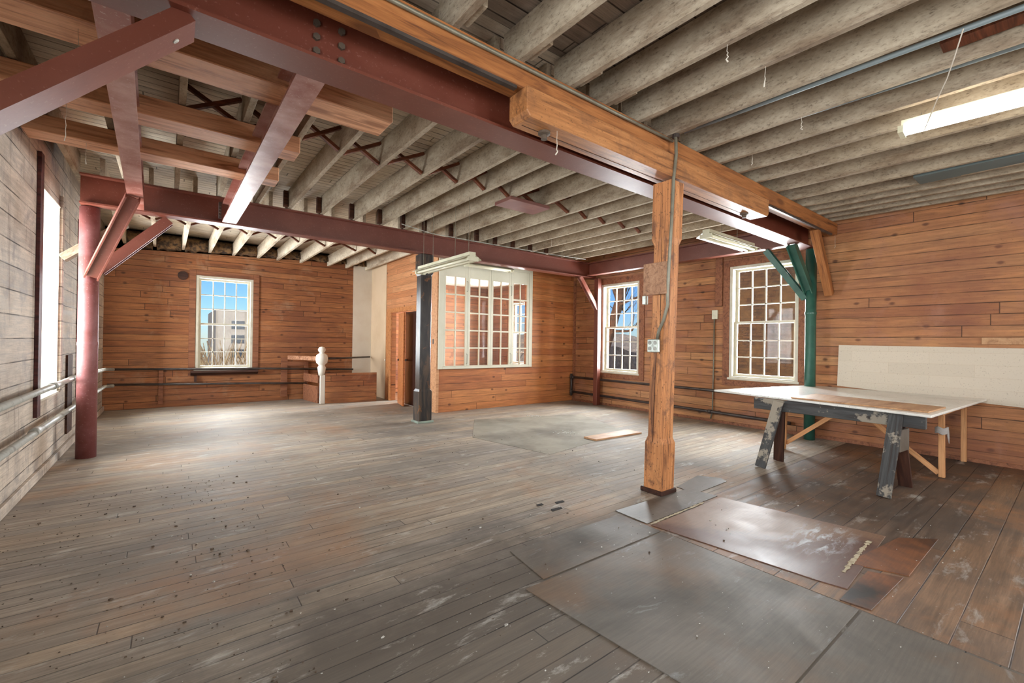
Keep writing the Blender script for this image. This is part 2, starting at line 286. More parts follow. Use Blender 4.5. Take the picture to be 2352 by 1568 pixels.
def two_tone():
    N = NT('brown_two_tone_sheet'); pos = N.n('NewGeometry').outputs['Position']; sp = N.n('SeparateXYZ', (pos,))
    a = N.noise(pos, 2.6, 6, .65, .6)
    t = N.math('ADD', N.math('ADD', N.math('MULTIPLY', N.math('SUBTRACT', sp.outputs[0], 3.30), .9), N.math('MULTIPLY', N.math('SUBTRACT', sp.outputs[1], 1.45), .75)), N.math('MULTIPLY', N.math('SUBTRACT', a, .5), .9))
    c = N.mix(N.rng(t, -.04, .14), N.mix(a, S(84, 56, 46), S(104, 72, 58)), N.mix(a, S(140, 110, 86), S(116, 86, 68)))
    dx = N.rng(N.math('ABSOLUTE', N.math('SUBTRACT', sp.outputs[0], 3.62)), .15, .42, 1, 0); dy = N.rng(N.math('ABSOLUTE', N.math('SUBTRACT', sp.outputs[1], 1.12)), .06, .2, 1, 0)
    st = N.noise(N.vec(N.math('MULTIPLY', sp.outputs[0], 5), N.math('MULTIPLY', sp.outputs[1], 18)), 1, 8, .72, .6)
    c = N.mix(N.math('MULTIPLY', N.math('MULTIPLY', dx, dy), N.rng(st, .48, .62, 0, .9)), c, S(196, 200, 204))
    sk = N.noise(pos, 50, 3, .6); c = N.mix(N.rng(sk, .72, .78, 0, .6), c, S(176, 170, 160))
    fi = N.noise(N.vec(N.math('MULTIPLY', sp.outputs[0], 5), N.math('MULTIPLY', sp.outputs[1], 90)), 1, 4, .7)
    fc = N.rng(fi, .3, .7, .84, 1.14); c = N.mix(1.0, c, N.n('CombineColor', (fc, fc, fc)).outputs[0], 'MULTIPLY')
    return N.bsdf(c, N.rng(a, .3, .7, .36, .55), a, .1, .004, spec=.5)
m_two = two_tone()
m_sheet_char = sheet_mat('charred_patch', S(40, 36, 34), S(150, 92, 52), S(46, 40, 38), so=(.72, .85), scuff=S(190, 120, 70))
m_sheet_pale = sheet_mat('grey_patch', S(104, 98, 90), S(88, 78, 66), S(66, 60, 56))

# ------------------------------------------------------------------ mesh helpers
class M:
    def __init__(s): s.v = []; s.f = []
    def quadbox(s, P):
        b = len(s.v); s.v += [Vector(p) for p in P]
        for q in ((0, 3, 2, 1), (4, 5, 6, 7), (0, 1, 5, 4), (1, 2, 6, 5), (2, 3, 7, 6), (3, 0, 4, 7)): s.f.append([b+i for i in q])
        return s
    def box(s, x0, x1, y0, y1, z0, z1):
        return s.quadbox([(x0, y0, z0), (x1, y0, z0), (x1, y1, z0), (x0, y1, z0), (x0, y0, z1), (x1, y0, z1), (x1, y1, z1), (x0, y1, z1)])
    def bar(s, p0, p1, w, h, up=(0, 0, 1), off=(0, 0)):
        p0, p1 = Vector(p0), Vector(p1); d = (p1-p0).normalized(); sd_ = Vector(up).cross(d)
        if sd_.length < 1e-4: sd_ = Vector((0, 1, 0))
        sd_.normalize(); u = d.cross(sd_)
        P = []
        for p in (p0, p1):
            for a, c in ((-1, -1), (1, -1), (1, 1), (-1, 1)): P.append(p + sd_*(a*w/2+off[0]) + u*(c*h/2+off[1]))
        b = len(s.v); s.v += P
        for q in ((0, 1, 2, 3), (7, 6, 5, 4), (4, 5, 1, 0), (5, 6, 2, 1), (6, 7, 3, 2), (7, 4, 0, 3)): s.f.append([b+i for i in q])
        return s
    def ibeam(s, p0, p1, h, w, tf=.018, tw=.016, up=(0, 0, 1)):
        s.bar(p0, p1, w, tf, up, (0, h/2-tf/2)); s.bar(p0, p1, w, tf, up, (0, -h/2+tf/2)); s.bar(p0, p1, tw, h-2*tf, up); return s
    def tube(s, pts, r, n=10, cap=True):
        pts = [Vector(p) for p in pts]; b = len(s.v); rs = r if isinstance(r, (list, tuple)) else [r]*len(pts)
        prev = None
        for i, p in enumerate(pts):
            d = (pts[min(i+1, len(pts)-1)] - pts[max(i-1, 0)]).normalized()
            a = prev if prev is not None else (Vector((0, 0, 1)) if abs(d.z) < .9 else Vector((1, 0, 0)))
            a = (a - d*a.dot(d)).normalized(); prev = a; c = d.cross(a)
            for k in range(n):
                t = 2*math.pi*k/n; s.v.append(p + (a*math.cos(t)+c*math.sin(t))*rs[i])
        for i in range(len(pts)-1):
            for k in range(n):
                s.f.append([b+i*n+k, b+i*n+(k+1) % n, b+(i+1)*n+(k+1) % n, b+(i+1)*n+k])
        if cap: s.f.append([b+k for k in range(n)][::-1]); s.f.append([b+(len(pts)-1)*n+k for k in range(n)])
        return s
    def lathe(s, c, prof, n=20): return s.tube([(c[0], c[1], c[2]+z) for r, z in prof], [r for r, z in prof], n)
    def prism(s, poly, z0, z1):
        b = len(s.v); n = len(poly)
        s.v += [Vector((x, y, z0)) for x, y in poly] + [Vector((x, y, z1)) for x, y in poly]
        s.f.append([b+i for i in range(n)][::-1]); s.f.append([b+n+i for i in range(n)])
        for i in range(n): s.f.append([b+i, b+(i+1) % n, b+n+(i+1) % n, b+n+i])
        return s
    def rings(s, R):
        b = len(s.v); n = len(R[0])
        for r in R: s.v += [Vector(p) for p in r]
        for i in range(len(R)-1):
            for k in range(n): s.f.append([b+i*n+k, b+i*n+(k+1) % n, b+(i+1)*n+(k+1) % n, b+(i+1)*n+k])
        s.f.append([b+k for k in range(n)][::-1]); s.f.append([b+(len(R)-1)*n+k for k in range(n)]); return s
    def build(s, name, mat, parent=None, label=None, cat=None, group=None, kind=None, frame=None, smooth=False, bevel=0):
        me = bpy.data.meshes.new(name)
        if frame is None:
            xs = [v.x for v in s.v]; ys = [v.y for v in s.v]; zs = [v.z for v in s.v]
            frame = Matrix.Translation(((min(xs)+max(xs))/2, (min(ys)+max(ys))/2, min(zs)))
        inv = frame.inverted()
        me.from_pydata([inv @ v for v in s.v], [], s.f); me.validate()
        for m in (mat if isinstance(mat, (list, tuple)) else [mat]): me.materials.append(m)
        o = bpy.data.objects.new(name, me); COL.objects.link(o)
        if parent is not None:
            o.parent = parent; o.matrix_parent_inverse = Matrix.Identity(4)
            o.matrix_basis = world_of(parent).inverted() @ frame
        else: o.matrix_world = frame
        WORLD[o.name] = frame
        if smooth:
            for p in me.polygons: p.use_smooth = len(p.vertices) == 4
        if bevel:
            bv = o.modifiers.new('bevel', 'BEVEL'); bv.width = bevel; bv.segments = 1; bv.limit_method = 'ANGLE'
        tag(o, label, cat, group, kind); return o
WORLD = {}
def world_of(o): return WORLD.get(o.name, Matrix.Identity(4))
def tag(o, label=None, cat=None, group=None, kind=None):
    for k, v in (('label', label), ('category', cat), ('group', group), ('kind', kind)):
        if v: o[k] = v
    return o
def thing(name, loc, label=None, cat=None, group=None, kind=None):
    o = bpy.data.objects.new(name, None); COL.objects.link(o); o.location = loc; o.empty_display_size = .1
    WORLD[o.name] = Matrix.Translation(loc)
    return tag(o, label, cat, group, kind)
def along(p0, p1, up=(0, 0, 1)):
    p0, p1 = Vector(p0), Vector(p1); d = (p1-p0).normalized(); sd_ = Vector(up).cross(d)
    if sd_.length < 1e-4: sd_ = Vector((0, 1, 0))
    sd_.normalize(); u = d.cross(sd_)
    m = Matrix.Identity(4)
    for i in range(3): m[i][0] = d[i]; m[i][1] = sd_[i]; m[i][2] = u[i]; m[i][3] = p0[i]
    return m
def beam(name, p0, p1, w, h, mat, up=(0, 0, 1), bevel=.004, **kw):
    return M().bar(p0, p1, w, h, up).build(name, mat, frame=along(p0, p1, up), bevel=bevel, **kw)
def wall(name, axis, c, t, u0, u1, z0, z1, holes, mat, top=None):
    """board wall on a plane; holes (u0,u1,z0,z1) really cut through"""
    us = sorted({u0, u1, *[h[0] for h in holes], *[h[1] for h in holes]}); zs = sorted({z0, z1, *[h[2] for h in holes], *[h[3] for h in holes]})
    solid = lambda i, j: 0 <= i < len(us)-1 and 0 <= j < len(zs)-1 and not any(h[0] <= (us[i]+us[i+1])/2 <= h[1] and h[2] <= (zs[j]+zs[j+1])/2 <= h[3] for h in holes)
    m = M(); idx = {}
    def P(u, z, k):
        if top and abs(z-z1) < 1e-6: z = top(u)
        key = (u, z, k)
        if key not in idx:
            idx[key] = len(m.v); q = c+t*k
            m.v.append(Vector((q, u, z)) if axis == 'X' else Vector((u, q, z)))
        return idx[key]
    for i in range(len(us)-1):
        for j in range(len(zs)-1):
            if not solid(i, j): continue
            a, b, d, e = us[i], us[i+1], zs[j], zs[j+1]
            m.f.append([P(a, d, 0), P(b, d, 0), P(b, e, 0), P(a, e, 0)]); m.f.append([P(a, d, 1), P(a, e, 1), P(b, e, 1), P(b, d, 1)])
            if not solid(i-1, j): m.f.append([P(a, d, 0), P(a, e, 0), P(a, e, 1), P(a, d, 1)])
            if not solid(i+1, j): m.f.append([P(b, d, 0), P(b, d, 1), P(b, e, 1), P(b, e, 0)])
            if not solid(i, j-1): m.f.append([P(a, d, 0), P(a, d, 1), P(b, d, 1), P(b, d, 0)])
            if not solid(i, j+1): m.f.append([P(a, e, 0), P(b, e, 0), P(b, e, 1), P(a, e, 1)])
    return m.build(name, mat, kind='structure')

# ================================================================== ROOM SHELL
XR, XL, YB, YM, XH = 7.62, -1.0, 10.95, 7.50, 3.97
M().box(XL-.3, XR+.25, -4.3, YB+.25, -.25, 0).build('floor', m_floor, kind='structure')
M().prism([(2.83, -3.99), (XR-.02, -3.99), (XR-.02, 2.05), (2.83, 2.05)], .0002, .0012).build('floor_right', m_floor_w, kind='structure')
M().box(XL-.3, XR+.25, -4.3, 2.3, 3.40, 3.46).build('ceiling', m_ceil, kind='structure')
M().box(XL-.3, XR+.25, 2.3, YB+.25, 3.40, 3.46).build('ceiling_far', m_ceil2, kind='structure')
W2 = (5.60, 6.60, .74, 2.67); W3 = (2.68, 3.74, .80, 2.71); W4 = (9.1, 10.0, .75, 2.5); W1 = (.37, 1.375, .72, 2.63); WL = (5.98, 6.9, .73, 2.78)
wall('wall_right', 'X', XR, .25, -4.3, YB+.25, 0, 3.4, [W2, W3, W4, (-2.2, -1.05, .8, 2.7)], m_wall_r)
wall('wall_back', 'Y', YB, .25, XL-.3, XR, 0, 3.1, [W1], m_wall_b, top=lambda u: 3.0+.05*(u+1))
wall('wall_left', 'X', XL, -.3, -4.3, YB, 0, 3.4, [WL, (8.95, 10.0, .8, 2.75), (-.25, .85, .8, 2.8), (-2.8, -1.7, .8, 2.8)], m_wall_l)  # second hole is an added opening for light on the back
wall('wall_rear', 'Y', -4.0, -.25, XL, XR, 0, 3.4, [(1.7, 3.0, .8, 2.8), (3.6, 4.9, .8, 2.8)], m_wall_b)
wall('wall_middle', 'Y', YM, .12, XH+.03, XR, 0, 3.4, [(4.07, 6.22, .88, 2.90)], m_wall_m)
wall('wall_hall', 'X', XH, .10, YM+.125, YB, 0, 3.4, [(8.02, 9.64, 0, 2.0)], m_wall_h)
# painted corner faces
M().box(3.50, XH, YB-.012, YB-.001, 0, 3.22).build('trim_1', m_plaster, kind='structure')
M().box(XH-.012, XH-.001, 9.98, YB-.012, 0, 3.3).build('trim_2', m_cream, kind='structure')
M().box(XH-.004, XH+.05, YM-.02, YM+.20, 0, 3.0).build('trim_3', timber('tan_corner_board', S(214, 164, 122), S(204, 150, 108), S(170, 118, 80), knots=0, rough=.5), kind='structure', bevel=.003)
M().box(XL-.3, XR, YB+.05, YB+.2, 2.9, 3.399).build('trim_10', m_insul, kind='structure')
M().box(XH+.11, XR-.001, YM+.13, YB-.001, 2.95, 3.0).build('ceiling_inner', m_plaster, kind='structure')
M().box(XL-.3, XR, YB+.05, YB+.2, 2.9, 3.399).build('trim_10', m_insul, kind='structure')
M().box(XH+.11, XR-.001, YM+.13, YB-.001, 0.001, .006).build('floor_inner', m_sheet_red, kind='structure')
# wall base strips
M().box(XL+.001, XL+.03, -3.9, YB-.01, 0, .09).build('baseboard_left', m_wall_l, kind='structure', bevel=.004)
M().box(XR-.03, XR-.001, 7.2, 7.48, 0, .0301).box(XR-.018, XR-.001, -3.9, 7.48, 0, .05).build('baseboard_right', m_casing, kind='structure', bevel=.003)
M().box(XR-.02, XR, 7.40, 7.46, .0, 2.85).build('trim_4', m_casing, kind='structure')
M().box(XL+.002, XL+.035, 8.1, 8.18, .55, 2.9).build('trim_5', m_maroon, kind='structure')
M().box(XR-.025, XR-.001, 3.865, 3.99, 2.05, 2.93).build('trim_6', m_casing, kind='structure', bevel=.003)
M().box(XR-.028, XR-.002, .35, .39, 1.5, 2.72).build('trim_7', m_casing, kind='structure', bevel=.003)

# ------------------------------------------------------------------ windows
def sash_window(name, axis, c, sgn, u0, u1, z0, z1, cols, rows, zm, casing, outward=.25, sill=True, cas_mat=None):
    """double-hung window standing in a wall hole; sgn points outdoors"""
    W = (lambda d, u, z: (c+sgn*d, u, z)) if axis == 'X' else (lambda d, u, z: (u, c+sgn*d, z))
    def bx(m, d0, d1, a, b, e, g_):
        p, q = W(d0, a, e), W(d1, b, g_); return m.box(min(p[0], q[0]), max(p[0], q[0]), min(p[1], q[1]), max(p[1], q[1]), e, g_)
    root = thing(name, W(0.05, (u0+u1)/2, z0), kind='structure')
    fr = M()
    for a, b, e, g_ in ((u0, u0+.05, z0, z1), (u1-.05, u1, z0, z1), (u0+.05, u1-.05, z1-.05, z1), (u0+.05, u1-.05, z0, z0+.035)): bx(fr, -.012, .16, a, b, e, g_)
    bx(fr, -.035, .02, u0-.02, u1+.02, z0-.025, z0+.012)
    fr.build('window_frame', m_white, root, bevel=.003)
    for nm, d, e, g_, r in (('upper_sash', .115, zm, z1-.05, rows[0]), ('lower_sash', .07, z0+.035, zm+.035, rows[1])):
        m = M(); a, b = u0+.05, u1-.05; st = .042
        bx(m, d, d+.035, a, a+st, e, g_); bx(m, d, d+.035, b-st, b, e, g_); bx(m, d, d+.035, a+st, b-st, g_-.035, g_); bx(m, d, d+.035, a+st, b-st, e, e+.042)
        ia, ib, ie, ig = a+st, b-st, e+.042, g_-.035
        for k in range(1, cols): x = ia+(ib-ia)*k/cols; bx(m, d+.004, d+.03, x-.009, x+.009, ie, ig)
        for k in range(1, r): z = ie+(ig-ie)*k/r; bx(m, d+.004, d+.03, ia, ib, z-.009, z+.009)
        so_ = m.build(nm, m_white, root)
        bx(M(), d+.016, d+.019, ia, ib, ie, ig).build('glass_pane', m_glass, so_)
    if casing:
        cw = casing; m = M()
        bx(m, -.022, -.001, u0-cw, u0-.001, z0-.04, z1+cw); bx(m, -.022, -.001, u1+.001, u1+cw, z0-.04, z1+cw); bx(m, -.0225, -.001, u0-.001, u1+.001, z1+.001, z1+cw)
        bx(m, -.02, -.001, u0-cw, u1+cw, z0-.13, z0-.041)
        m.build('casing', cas_mat or m_casing, root, bevel=.003)
    return root
sash_window('window_1', 'Y', YB, 1, *W1[:2], *W1[2:], 4, (3, 3), 1.63, .11)
sash_window('window_2', 'X', XR, 1, *W2[:2], *W2[2:], 4, (3, 3), 1.70, .13)
sash_window('window_3', 'X', XR, 1, *W3[:2], *W3[2:], 4, (3, 3), 1.73, .11)
sash_window('window_4', 'X', XR, 1, *W4[:2], *W4[2:], 3, (3, 3), 1.62, .1)
# left window: deep cream reveal, dark side board and pale side board
r = thing('window_5', (XL, 6.44, .73), kind='structure')
mm = M(); mm.box(XL-.29, XL+.003, 6.885, 6.90, .75, 2.77); mm.box(XL-.29, XL+.003, 5.98, 5.995, .75, 2.77); mm.box(XL-.29, XL+.01, 5.98, 6.9, 2.765, 2.78); mm.box(XL-.29, XL+.02, 5.98, 6.9, .73, .752)
mm.build('window_frame', m_white, r)
mm = M()
for y in (6.0, 6.84): mm.box(XL-.27, XL-.23, y, y+.04, .752, 2.765)
for k in (1, 2, 3): mm.box(XL-.262, XL-.24, 6.04+.8*k/4-.009, 6.04+.8*k/4+.009, .79, 2.73)
for z in (.752, 1.73, 2.725): mm.box(XL-.27, XL-.23, 6.04, 6.84, z, z+.04)
for z in (1.08, 1.4, 2.06, 2.4): mm.box(XL-.262, XL-.24, 6.04, 6.84, z-.009, z+.009)
sw = mm.build('sash', m_white, r)
M().box(XL-.253, XL-.25, 6.04, 6.84, .79, 2.73).build('glass_pane', m_glass, sw)
M().box(XL+.001, XL+.03, 5.86, 5.978, .60, 3.05).build('casing', m_maroon, r, bevel=.003)
M().box(XL+.001, XL+.028, 6.905, 7.0, .74, 2.9).build('casing', m_wall_l, r, bevel=.003)
for i, (ax, c, sg, u0, u1) in enumerate((('X', XL, -1, 8.95, 10.0), ('X', XL, -1, -.25, .85), ('X', XL, -1, -2.8, -1.7), ('X', XR, 1, -2.2, -1.05), ('Y', -4., -1, 1.7, 3.), ('Y', -4., -1, 3.6, 4.9))):  # first window is invented to light the back, unseen behind the column
    sash_window('window_%d' % (12+i), ax, c, sg, u0, u1, .8, {0: 2.75, 3: 2.7}.get(i, 2.8), 4, (3, 3), 1.75, .1)

# interior glazed partition window: four leaves of two by five panes
r = thing('window_11', (5.14, YM, .83), kind='structure')
m = M(); X0, X1, Z0, Z1 = 3.99, 6.30, .83, 2.95
m.box(X0, X0+.09, YM-.05, YM+.03, Z0, Z1); m.box(X1-.09, X1, YM-.05, YM+.03, Z0, Z1); m.box(X0+.09, X1-.09, YM-.05, YM+.03, Z0, Z0+.05); m.box(X0+.09, X1-.09, YM-.05, YM+.03, Z1-.07, Z1)
m.build('window_frame', m_green_white, r, bevel=.003)
edges = [4.08, 4.63, 5.19, 5.72, 6.21]
for i in range(4):
    a, b = edges[i]+.002, edges[i+1]-.002; st = .055; m = M(); y0, y1 = YM-.04, YM-.005
    ia, ib = a+st, b-st; zb, zt = .89, 2.62
    m.box(a, ia, y0, y1, Z0+.052, Z1-.072); m.box(ib, b, y0, y1, Z0+.052, Z1-.072); m.box(ia, ib, y0, y1, zt, Z1-.072); m.box(ia, ib, y0, y1, Z0+.052, zb)
    xc = (ia+ib)/2; m.box(xc-.012, xc+.012, y0, y1, zb, zt)
    for k in range(1, 5):
        z = zb+(zt-zb)*k/5; m.box(ia, xc-.012, y0+.001, y1, z-.014, z+.014); m.box(xc+.012, ib, y0+.001, y1, z-.014, z+.014)
    lf = m.build('sash', m_green_white, r, bevel=.002)
    M().box(ia, ib, YM-.022, YM-.019, zb, zt).build('glass_pane', m_cab_glass, lf)
    if i in (0, 2):
        for z in (1.02, 2.45): M().tube([(b-.02, YM-.045, z-.1), (b-.02, YM-.075, z-.09), (b-.02, YM-.075, z+.09), (b-.02, YM-.045, z+.1)], .006, 6).build('pull_handle', m_conduit, lf)

# hall door, ajar, and dark door beside it
for nm, y0, y1, zt in (('trim_8', 8.52, 9.64, 2.0),):
    m = M(); m.box(XH-.022, XH-.001, y1, y1+.3, 0, zt+.1).box(XH-.03, XH-.0225, y1+.01, y1+.09, 0, zt+.02).box(XH-.022, XH-.001, 7.74, y1, zt, zt+.1)
    m.build(nm, timber('tan_door_casing', S(206, 146, 96), S(190, 126, 78), S(150, 92, 54), knots=0, rough=.45), kind='structure', bevel=.003)
d = thing('door_1', (3.82, 8.52, 0), kind='structure')
pA, pB = Vector((3.93, 9.14, 0)), Vector((3.80, 8.58, 0)); m_door = timber('orange_door_wood', S(208, 136, 84), S(196, 120, 70), S(150, 86, 50), knots=0, rough=.35)
M().quadbox([pB+Vector((-.02, 0, .01)), pB+Vector((.02, 0, .01)), pA+Vector((.02, 0, .01)), pA+Vector((-.02, 0, .01)), pB+Vector((-.02, 0, 1.95)), pB+Vector((.02, 0, 1.95)), pA+Vector((.02, 0, 1.95)), pA+Vector((-.02, 0, 1.95))]).build('door_leaf', m_door, d, bevel=.003)
M().lathe((3.885, 9.06, .93), [(.001, 0), (.02, .006), (.024, .022), (.02, .04), (.001, .046)], 12).build('door_knob', m_darkpipe, d, smooth=True)
d = thing('door_2', (XH, 8.1, 0), kind='structure')
M().box(XH+.01, XH+.05, 8.03, 8.93, .01, 1.98).build('door_leaf', paint('dark_brown_door', S(52, 26, 20), S(36, 18, 16), rough=.4), d, bevel=.003)
M().lathe((XH-.015, 8.85, .93), [(.001, 0), (.02, .006), (.026, .024), (.02, .042), (.001, .048)], 12).build('door_knob', m_pipe, d, smooth=True)
M().tube([(XH-.04, 9.93, .90), (XH-.04, 9.93, .93)], .018, 10).build('trim_9', m_newel, kind='structure')

# ================================================================== STEEL FRAME
def steel(name, p0, p1, h, w_, mat, label, up=(0, 0, 1), tf=.018, cat='steel beam', group=None):
    return M().ibeam(p0, p1, h, w_, tf, .016, up).build(name, mat, frame=along(p0, p1, up), label=label, cat=cat, group=group)
fb = steel('steel_beam', (-.97, 2.52, 2.965), (7.46, 2.52, 2.965), .33, .22, m_steel, 'long oxide red steel beam beside the orange timber beam, running from top left to the green column')
for i, (x, z) in enumerate(((.588, 3.036), (.588, 2.963), (.588, 2.888), (.717, 3.046), (.717, 2.966), (.717, 2.886))):
    M().tube([(x, 2.512, z), (x, 2.494, z)], .019, 6).build('bolt', m_bolt, fb)
steel('steel_beam', (-.82, 6.75, 2.975), (7.56, 6.75, 2.975), .33, .18, m_steel, 'far oxide red steel beam on the black column, from the round red column to the far corner')
steel('steel_beam', (7.25, 2.64, 2.98), (7.25, 6.65, 2.98), .27, .15, m_steel, 'steel beam across the tops of the right-hand wall windows')
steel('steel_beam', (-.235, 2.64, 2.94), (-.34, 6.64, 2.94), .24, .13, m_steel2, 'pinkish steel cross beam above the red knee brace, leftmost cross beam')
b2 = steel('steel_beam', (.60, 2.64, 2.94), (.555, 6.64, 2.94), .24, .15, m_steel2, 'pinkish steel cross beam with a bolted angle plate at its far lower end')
m = M().box(.44, .47, 6.60, 6.655, 2.86, 3.06)
pl = m.build('angle_plate', m_darkpipe, b2)
for z in (2.89, 2.93, 2.97, 3.01): M().tube([(.455, 6.60, z), (.455, 6.585, z)], .012, 6).build('bolt', m_bolt, pl)
# columns
M().lathe((-.75, 6.83, 0), [(.088, 0), (.088, 1.25), (.092, 1.262), (.092, 1.285), (.087, 1.30), (.087, 2.80)], 28).build('steel_column', paint('purple_red_column', S(116, 64, 60), S(140, 92, 92), .42, .66, 3.0, rough=.5, speck=S(150, 116, 112), spec=.4), smooth=True, label='round dusty red steel column in front of the left wall pipes', cat='column')
M().bar((7.47, 6.60, 0), (7.47, 6.60, 2.80), .11, .11, (0, 1, 0)).build('steel_column', m_steel, label='slim square red column by the far window in the corner', cat='column', bevel=.004)
M().lathe((7.40, 2.45, 0), [(.07, 0), (.07, 1.82), (.076, 1.83), (.076, 1.86), (.07, 1.87), (.07, 2.78)], 28).build('steel_column', m_green, smooth=True, label='round green steel column behind the work table', cat='column')
# knee braces
def lbrace(name, p0, p1, w_, h, mat, label, up, cat='brace'):
    """channel-shaped steel brace: web with two flanges"""
    m = M(); m.bar(p0, p1, w_, .014, up, (0, h/2)); m.bar(p0, p1, w_, .014, up, (0, -h/2)); m.bar(p0, p1, .014, h, up)
    return m.build(name, mat, frame=along(p0, p1, up), label=label, cat=cat)
P0, P1 = Vector((-.90, 2.54, 1.794)), Vector((.06, 2.54, 2.783)); mm = M()
mm.bar(P0, P1, .18, .014); mm.bar(P0, P1, .014, .075, (0, 0, 1), (-.0836, .032))
big = mm.build('knee_brace', m_steel, frame=along(P0, P1), label='big near red steel knee brace slanting up to the long beam at top left', cat='brace')
mm = M(); q = P1-(P1-P0).normalized()*.10; nrm = Vector((.7, 0, -.7)); mm.tube([q+nrm*.006, q+nrm*.011], .014, 14); mm.build('bolt', m_flake, big)
lbrace('knee_brace', (-.72, 6.74, 2.02), (-.34, 6.02, 2.80), .10, .11, m_steel, 'pink and red knee brace rising from the round red column towards the camera', (1, 0, 0))
lbrace('knee_brace', (-.66, 6.82, 2.10), (-.05, 6.84, 2.78), .11, .12, m_steel, 'red knee brace from the round red column to the far steel beam', (0, 1, 0))
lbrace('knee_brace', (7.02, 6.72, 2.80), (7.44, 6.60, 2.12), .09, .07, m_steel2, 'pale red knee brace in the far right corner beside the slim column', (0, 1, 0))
lbrace('knee_brace', (6.92, 2.54, 2.79), (7.36, 2.46, 2.15), .10, .10, m_green, 'green knee brace broad side to the camera, close to the green column', (0, 1, 0))
lbrace('knee_brace', (7.28, 3.02, 2.83), (7.40, 2.52, 2.06), .08, .09, m_green, 'thin dark green knee brace crossing in front of the brick-view window', (1, 0, 0))
# ================================================================== TIMBER BEAM + POSTS
def tb(name, x0, x1, y0, y1, z0, z1, mat, label, cat, ch=0, **kw):
    fr_ = Matrix.Translation(((x0+x1)/2, (y0+y1)/2, z0)); m = M()
    if ch:
        ym = [(x0, z0+ch), (x0+ch, z0), (x1-ch, z0), (x1, z0+ch), (x1, z1), (x0, z1)]
        m.rings([[(x, y0, z) for x, z in ym], [(x, y1, z) for x, z in ym]])
    else: m.box(x0, x1, y0, y1, z0, z1)
    return m.build(name, mat, frame=fr_, label=label, cat=cat, bevel=.006, **kw)
tbm = tb('timber_beam', -.98, 7.60, 2.19, 2.335, 2.972, 3.14, m_timber, 'long orange timber beam carrying the right-hand ceiling joists', 'timber beam')
M().box(-.98, 1.70, 2.19, 2.225, 2.952, 2.9715).build('metal_rail', m_darkpipe, tbm)
M().box(5.22, 7.42, 2.20, 2.225, 2.945, 2.9715).build('metal_rail', m_darkpipe, tbm)
cb = tb('corbel_beam', 1.74, 5.20, 2.135, 2.325, 2.780, 2.967, m_corbel, 'short orange corbel timber on top of the central wooden post', 'timber beam', ch=.03)
for x in (1.98, 4.86): M().tube([(x, 2.245, 2.783), (x, 2.245, 2.765), (x, 2.245, 2.757), (x, 2.245, 2.73)], [.042, .042, .022, .022], 12).build('bolt', m_bolt, cb)
M().box(1.80, 5.1, 2.262, 2.267, 2.7785, 2.7805).build('crack', m_darkboard, cb)
def lean(t): return Vector((3.563+(3.43-3.563)*t, 2.385+(2.235-2.385)*t, .04+2.732*t))
R_ = []
for t, hw, ch in ((0, .097, .008), (.155, .097, .008), (.175, .088, .028), (.80, .086, .028), (.82, .094, .008), (.995, .094, .008)):
    c = lean(t); a = hw; k = ch
    R_.append([(c.x+x, c.y+y, c.z) for x, y in ((-a, -a+k), (-a+k, -a), (a-k, -a), (a, -a+k), (a, a-k), (a-k, a), (-a+k, a), (-a, a-k))])
fr_ = along(lean(0), lean(1), (0, 1, 0))
po = M().rings(R_).build('wooden_post', m_post, frame=fr_, label='central worn orange wooden post with electrical conduit on it', cat='post')
M().box(3.455, 3.685, 2.275, 2.51, 0, .045).build('base_plate', m_darkleg, po, bevel=.008)
for (t0, t1, dy) in ((.02, .5, .02), (.45, .99, -.03)):
    a, b = lean(t0), lean(t1); M().bar((a.x-.0945, a.y+dy, a.z), (b.x-.0925, b.y+dy*.2, b.z), .004, .004).build('crack', m_darkboard, po)
# boards, conduit and outlet on the post
M().box(3.342, 3.374, 2.185, 2.42, 1.79, 2.07).build('mounting_board', timber('grey_brown_board', S(186, 146, 116), S(168, 126, 98), S(120, 88, 70), knots=.05, rough=.7), parent=po, bevel=.003)
cd_ = M().tube([(3.362, 2.14, 3.13), (3.36, 2.125, 3.10), (3.36, 2.12, 2.96), (3.345, 2.13, 2.78), (3.352, 2.15, 2.4), (3.335, 2.158, 2.05), (3.365, 2.19, 1.76), (3.372, 2.19, 1.70), (3.384, 2.235, 1.57), (3.386, 2.285, 1.47), (3.387, 2.30, 1.402)], .0135, 10).build('conduit', m_conduit, parent=po, smooth=True)
ob = M().box(3.36, 3.398, 2.275, 2.385, 1.285, 1.40).build('outlet_box', m_box, parent=po, bevel=.006)
for y in (2.303, 2.357):
    for z in (1.318, 1.368): M().tube([(3.3605, y, z), (3.357, y, z)], .017, 12).build('socket', m_pipe, ob)
M().box(3.43, 3.47, 2.455, 2.495, 1.72, 1.80).build('switch_box', m_box, parent=po, bevel=.004)
M().tube([(3.385, 2.17, 3.10), (2.6, 2.172, 3.095), (1.5, 2.172, 3.092), (.4, 2.172, 3.092), (-.95, 2.172, 3.092)], .012, 8).build('conduit', m_conduit, smooth=True, label='long grey conduit clipped along the orange timber beam', cat='conduit')
M().lathe((3.375, 2.135, 3.11), [(.001, 0), (.03, .002), (.03, .035), (.001, .037)], 10).build('junction_box', m_darkpipe, label='small round dark junction box on the timber beam above the post', cat='junction box')
